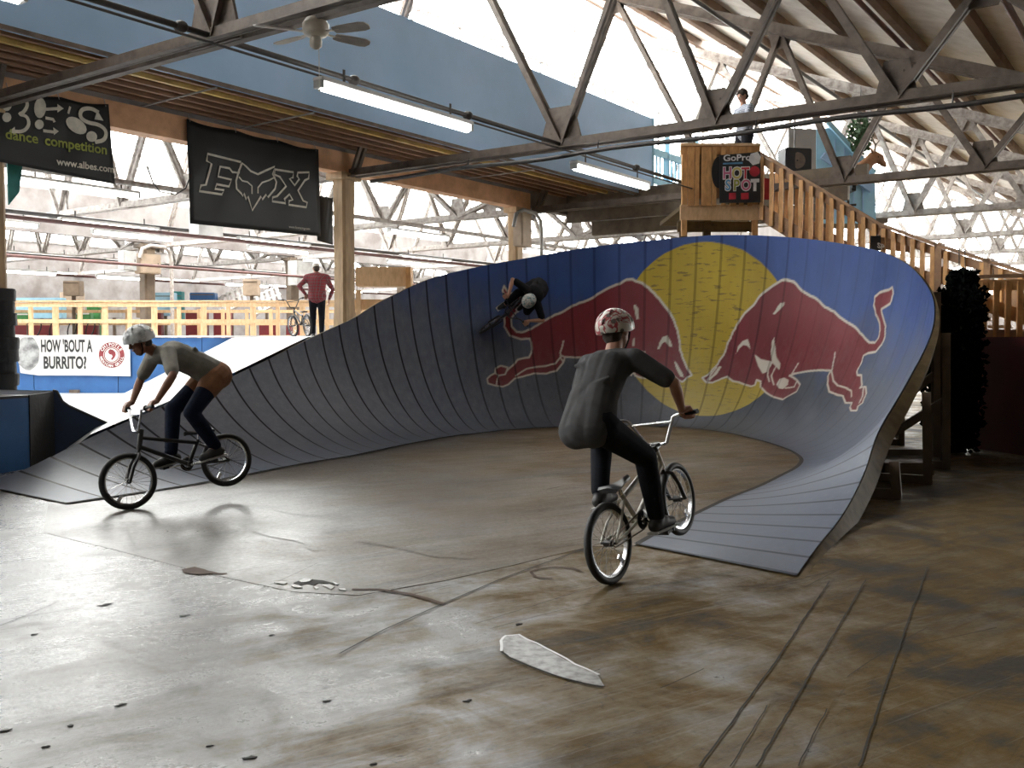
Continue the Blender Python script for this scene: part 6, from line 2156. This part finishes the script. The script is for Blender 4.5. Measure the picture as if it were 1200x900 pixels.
    # shoes
    for s in (1, -1):
        sm = MB()
        f = toe[s] - an[s]; fh = Vector((f.x, f.y, f.z))
        fl_ = (toe[s] - (an[s] + V3(0, 0, -.075)))
        fd = fl_.normalized()
        heel = an[s] + V3(0, 0, -.055) - fd * .045
        sm.cap(heel, .042, heel + fd * .10 + V3(0, 0, .005), .046).cap(heel + fd * .08, .044, toe[s] - V3(0, 0, .0), .036).cap(an[s], .050, heel + fd * .03, .045)
        so = remeshed(sm, 'shoe', 'shoe', t, .009, 2)
        MB().beam(heel - fd * .045 - V3(0, 0, .040), toe[s] + fd * .045 - V3(0, 0, .034), .085, .016).build('sole', 'sole', so, world=False, bevel=.006)
    # eyes, mouth
    for s in (1, -1):
        e = MB().ell(hq(.074, s * .031, .008), (.0125, .015, .0125), RH, 12, 8).build('eye', 'eye_white', t, world=False)
        MB().ell(hq(.0835, s * .031, .008), (.0045, .0065, .0065), RH, 10, 6).build('iris', 'eye_dark', e, world=False)
    MB().cap(hq(.082, -.020, -.053), .0045, hq(.087, 0, -.052), .006, 8).cap(hq(.087, 0, -.052), .006, hq(.082, .020, -.053), .0045, 8).build('mouth', 'lips', t, world=False)
    # hair and headwear
    if head in ('hair', 'cap', 'helmet'):
        hb_ = MB()
        hb_.ell(hq(-.022, 0, .038), (.098, .082, .088), RH).ell(hq(-.055, 0, -.02), (.055, .068, .065), RH)
        if head == 'hair':
            for k in range(26):
                a = random.uniform(0, 2 * PI); e_ = random.uniform(.2, 1.4)
                v = RH @ Vector((math.cos(a) * math.cos(e_) * .098 - .015, math.sin(a) * math.cos(e_) * .082, .038 + math.sin(e_) * .088))
                hb_.cap(hd + v, .014, hd + v * 1.03 + RH @ Vector((random.uniform(-.02, .02), random.uniform(-.02, .02), .008)), .006, 6)
        remeshed(hb_, 'hair', hair, t, .008, 1)
    if head == 'cap':
        cm = MB()
        cm.ell(hq(-.014, 0, .055), (.108, .090, .080), RH)
        remeshed(cm, 'cap', head_m, t, .008, 2)
        pts = []
        for k in range(13):
            a = -PI / 2 + PI * k / 12
            pts.append((math.cos(a) * .075 + .075, math.sin(a) * .070))
        MB().prism([hq(x, y, .055 - (x * .15)) for x, y in pts] + [hq(.05, .06, .055), hq(.05, -.06, .055)], hup, .008).build('cap_peak', head_m, t, world=False)
    if head == 'helmet':
        hm_ = MB()
        n_, m_2 = 28, 12
        vs, fs = [], []
        for lay, k_ in ((0, 1.0), (1, .88)):
            for j in range(m_2 + 1):
                th = PI * .60 * j / m_2
                for i in range(n_):
                    ph = 2 * PI * i / n_
                    low = 1 - .13 * max(0, math.cos(ph)) * (j / m_2) ** 3      # higher at the brow
                    th2 = th * low
                    vs.append(hq(-.012 + .146 * k_ * math.sin(th2) * math.cos(ph), .120 * k_ * math.sin(th2) * math.sin(ph), .030 + .126 * k_ * math.cos(th2)))
        NL = (m_2 + 1) * n_
        for j in range(m_2):
            for i in range(n_):
                i2 = (i + 1) % n_
                vent = (j in (3, 4, 5) and i % 4 == 0) or (j in (7, 8) and i % 4 == 2)
                if not vent:
                    fs.append((j * n_ + i, j * n_ + i2, (j + 1) * n_ + i2, (j + 1) * n_ + i))
                fs.append((NL + j * n_ + i, NL + (j + 1) * n_ + i, NL + (j + 1) * n_ + i2, NL + j * n_ + i2))
        for i in range(n_):
            i2 = (i + 1) % n_
            fs.append((m_2 * n_ + i, m_2 * n_ + i2, NL + m_2 * n_ + i2, NL + m_2 * n_ + i))
        hm_.add(vs, fs)
        ho = hm_.build('helmet', head_m, t, world=False, smooth=True)
        MB().tube([hq(.02, .09, -.01), hq(.02, .075, -.06), hq(.035, .03, -.115), hq(.035, -.03, -.115), hq(.02, -.075, -.06), hq(.02, -.09, -.01)], .006, 6).build('chin_strap', 'black_cloth', ho, world=False)
    return t


def rider_pose(pel, nk, hd, look, hup, crank=0.0, elout=.25):
    bb = V3(0, 0, .29)
    ca, sa = math.cos(crank), math.sin(crank)
    ank, toe = [], []
    for s in (1, -1):
        pd = bb + V3(-s * .165 * ca, s * .12, -s * .165 * sa)
        toe.append(pd + V3(.085, s * .01, .045)); ank.append(pd + V3(-.065, 0, .125))
    g = GRIP
    hands = []; wr = []
    for s in (1, -1):
        tg = V3(g.x, s * .30, g.z)
        wr.append(tg + V3(-.065, s * -.005, .045))
        hands.append((True, tg, V3(0, -s, 0), V3(.05, 0, -1)))
    tr_ = (nk - pel).normalized()
    shs = [nk - tr_ * .055 + V3(0, s * .172, 0) for s in (1, -1)]
    fr = V3(tr_.z, 0, -tr_.x)
    return dict(pelvis=pel, neck=nk, head=hd, look=look, hup=hup, sh=shs, wr=wr, hip=[pel + V3(.01, s * .095, -.03) for s in (1, -1)],
                ank=ank, toe=toe, hand=hands, elh=[V3(-.3, s * 1.0, .1) for s in (1, -1)], knh=[V3(1, s * .25, .2) for s in (1, -1)],
                front=fr, back=-fr, arch=-fr * .045)


# --- main rider, right of centre
rw = G(722, 683)
head_dir = Vector((.60, .80, 0)).normalized()
yaw = math.atan2(head_dir.y, head_dir.x)
mwR = Matrix.Translation(Vector((rw.x, rw.y, .002))) @ Matrix.Rotation(yaw, 4, 'Z') @ Matrix.Rotation(math.radians(-9.5), 4, 'Y') @ Matrix.Rotation(math.radians(-7), 4, 'X') @ Matrix.Translation(Vector((.37, 0, 0)))
bmx('black and cream BMX bike with chrome bars, front wheel lifted, right of centre', mwR, 'frame_cream', steer=.06, crank=-.8)
J = rider_pose(V3(-.34, 0, 1.00), V3(.09, .0, 1.36), V3(.18, .0, 1.50), V3(1, -.05, -.15), V3(.1, 0, 1), crank=-.8)
person('rider in charcoal T shirt and white and red helmet standing on the pedals', mwR, J, head='helmet', head_m='helmet_red')

# --- left rider
fw = G(156, 597)
hd2 = Vector((-.74, -.67, 0)).normalized()
yaw = math.atan2(hd2.y, hd2.x)
mwL = Matrix.Translation(Vector((fw.x, fw.y, .002))) @ Matrix.Rotation(yaw, 4, 'Z') @ Matrix.Rotation(math.radians(7), 4, 'Y') @ Matrix.Rotation(math.radians(4), 4, 'X') @ Matrix.Translation(Vector((-.57, 0, 0)))
bmx('dark BMX bike ridden off the low left end of the wall ride', mwL, 'frame_black', steer=-.05)
J = rider_pose(V3(-.36, 0, 1.08), V3(.14, 0, 1.36), V3(.27, 0, 1.47), V3(1, 0, -.25), V3(.35, 0, 1))
person('rider in warm grey T shirt with rust jumper at the waist, at the left', mwL, J, skin='skin_tan', top='grey_shirt', bottom='navy', head='helmet', head_m='helmet_grey', hips_m='rust')

# --- rider up on the wall
i_u = int(.372 * (NS - 1)); j_v = int(.80 * (NV - 1))
wp = Vector(TOP[i_u, j_v]); wnrm = Vector(NRM[i_u, j_v]).normalized()
tu = Vector(TOP[i_u - 6, j_v] - TOP[i_u, j_v]).normalized()           # along the wall to the left
tv = wnrm.cross(tu).normalized()
if tv.z > 0: tv = -tv
fwd = (tu * .88 + tv * .47).normalized()
lf = wnrm.cross(fwd).normalized()
Rw = Matrix((fwd, lf, wnrm)).transposed().to_4x4()
mwW = Matrix.Translation(wp + wnrm * .012) @ Rw @ Matrix.Translation(Vector((-.10, 0, 0)))
bmx('dark BMX bike riding high across the wall ride', mwW, 'frame_black', bar_m='frame_black')
J = rider_pose(V3(-.36, 0, .84), V3(.06, 0, 1.04), V3(.21, 0, 1.10), V3(1, .1, -.1), V3(.35, 0, 1))
person('rider in black shirt and pale teal helmet riding sideways high on the painted wall', mwW, J, top='black_cloth', bottom='black_cloth', head='helmet', head_m='helmet_green')

# --- man in plaid pushing a bike on the deck
sp_ = P(372, 397, 22.6); sp_.z = zd
yawp = math.radians(100)
mwP = Matrix.Translation(sp_) @ Matrix.Rotation(yawp, 4, 'Z')
bkm = Matrix.Translation(P(353, 398, 22.2).xy.to_3d() + Vector((0, 0, zd + .004))) @ Matrix.Rotation(math.radians(122), 4, 'Z') @ Matrix.Rotation(math.radians(-5), 4, 'X') @ Matrix.Translation(Vector((-.1, 0, 0)))
bmx('small dark BMX bike held beside the man in plaid on the deck', bkm, 'frame_black', bar_m='frame_black', steer=.15)
gw = mwP.inverted() @ (bkm @ V3(GRIP.x, -.30, GRIP.z))
gax = ((mwP.inverted() @ (bkm @ V3(GRIP.x, .30, GRIP.z))) - gw).normalized()
J = dict(pelvis=V3(0, 0, .95), neck=V3(.06, .0, 1.44), head=V3(.08, .02, 1.60), look=V3(1, .25, -.15), hup=V3(.1, 0, 1),
         sh=[V3(.07, .215, 1.37), V3(.07, -.215, 1.37)], hip=[V3(0, .095, .92), V3(0, -.095, .92)],
         ank=[V3(.18, .10, .09), V3(-.12, -.10, .11)], toe=[V3(.33, .12, .045), V3(.03, -.12, .045)],
         wr=[gw + V3(-.06, -.01, .06), V3(.16, -.27, .88)], hand=[(True, gw, -gax, V3(0, 0, -1)), (False, V3(.20, -.27, .80), V3(0, 0, 0) + V3(.9, .1, .3).normalized(), V3(-.2, .9, 0))],
         elh=[V3(-.4, 1, 0), V3(-.4, -1, 0)], knh=[V3(1, .05, .2), V3(1, -.05, .2)], front=V3(1, 0, 0), back=V3(-1, 0, 0))
person('man in red plaid shirt and white cap seen from behind on the pale deck', mwP, J, top='plaid_red', bottom='dark_trousers', head='cap', head_m='cap_white', sleeves='long', vox=.012, bulk=.04)

# --- person on the viewing platform with a camera
fp_ = Vector((P(872, 200, YD + .32).x, YD + .32, 4.46))
bn = thing('step_box', 'low timber box under the feet of the person on the viewing platform', 'box', fp_ - Vector((0, 0, .4)))
MB().box(fp_ + Vector((0, 0, -(fp_.z - zb1) / 2)), (.7, .42, fp_.z - zb1)).build('box_body', 'ply', bn, bevel=.01)
mwD = Matrix.Translation(fp_) @ Matrix.Rotation(math.radians(200), 4, 'Z') @ Matrix.Scale(1.12, 4)
camp = V3(.36, -.02, 1.27)
J = dict(pelvis=V3(0, 0, .98), neck=V3(.02, 0, 1.46), head=V3(.05, 0, 1.63), look=V3(1, .0, -.45), hup=V3(.4, 0, 1),
         sh=[V3(.02, .19, 1.40), V3(.02, -.19, 1.40)], hip=[V3(0, .095, .94), V3(0, -.095, .94)],
         ank=[V3(.02, .11, .09), V3(-.02, -.11, .09)], toe=[V3(.18, .13, .045), V3(.14, -.13, .045)],
         wr=[camp + V3(-.07, .09, -.03), camp + V3(-.07, -.09, -.03)],
         hand=[(True, camp + V3(-.01, .06, 0), V3(0, 0, 1), V3(.3, -1, 0)), (True, camp + V3(-.01, -.06, 0), V3(0, 0, 1), V3(.3, 1, 0))],
         elh=[V3(-.2, .6, -1), V3(-.2, -.6, -1)], knh=[V3(1, 0, 0), V3(1, 0, 0)], front=V3(1, 0, 0), back=V3(-1, 0, 0))
person('person in grey and blue checked shirt on the viewing platform looking down at a camera', mwD, J, top='plaid_grey', bottom='dark_trousers', head='hair', sleeves='short', vox=.012)
t = thing('camera_device', 'small black camera held by the person on the viewing platform', 'camera', mw=mwD @ Matrix.Translation(camp))
MB().box((0, 0, 0), (.035, .10, .065)).build('camera_body', 'black_plastic', t, world=False, bevel=.004)
MB().lathe([(.022, 0), (.022, .03), (.018, .034), (.001, .03)], (0, 0, 0), 'x', 16).build('lens', 'chrome', t, world=False)

bpy.context.view_layer.update()
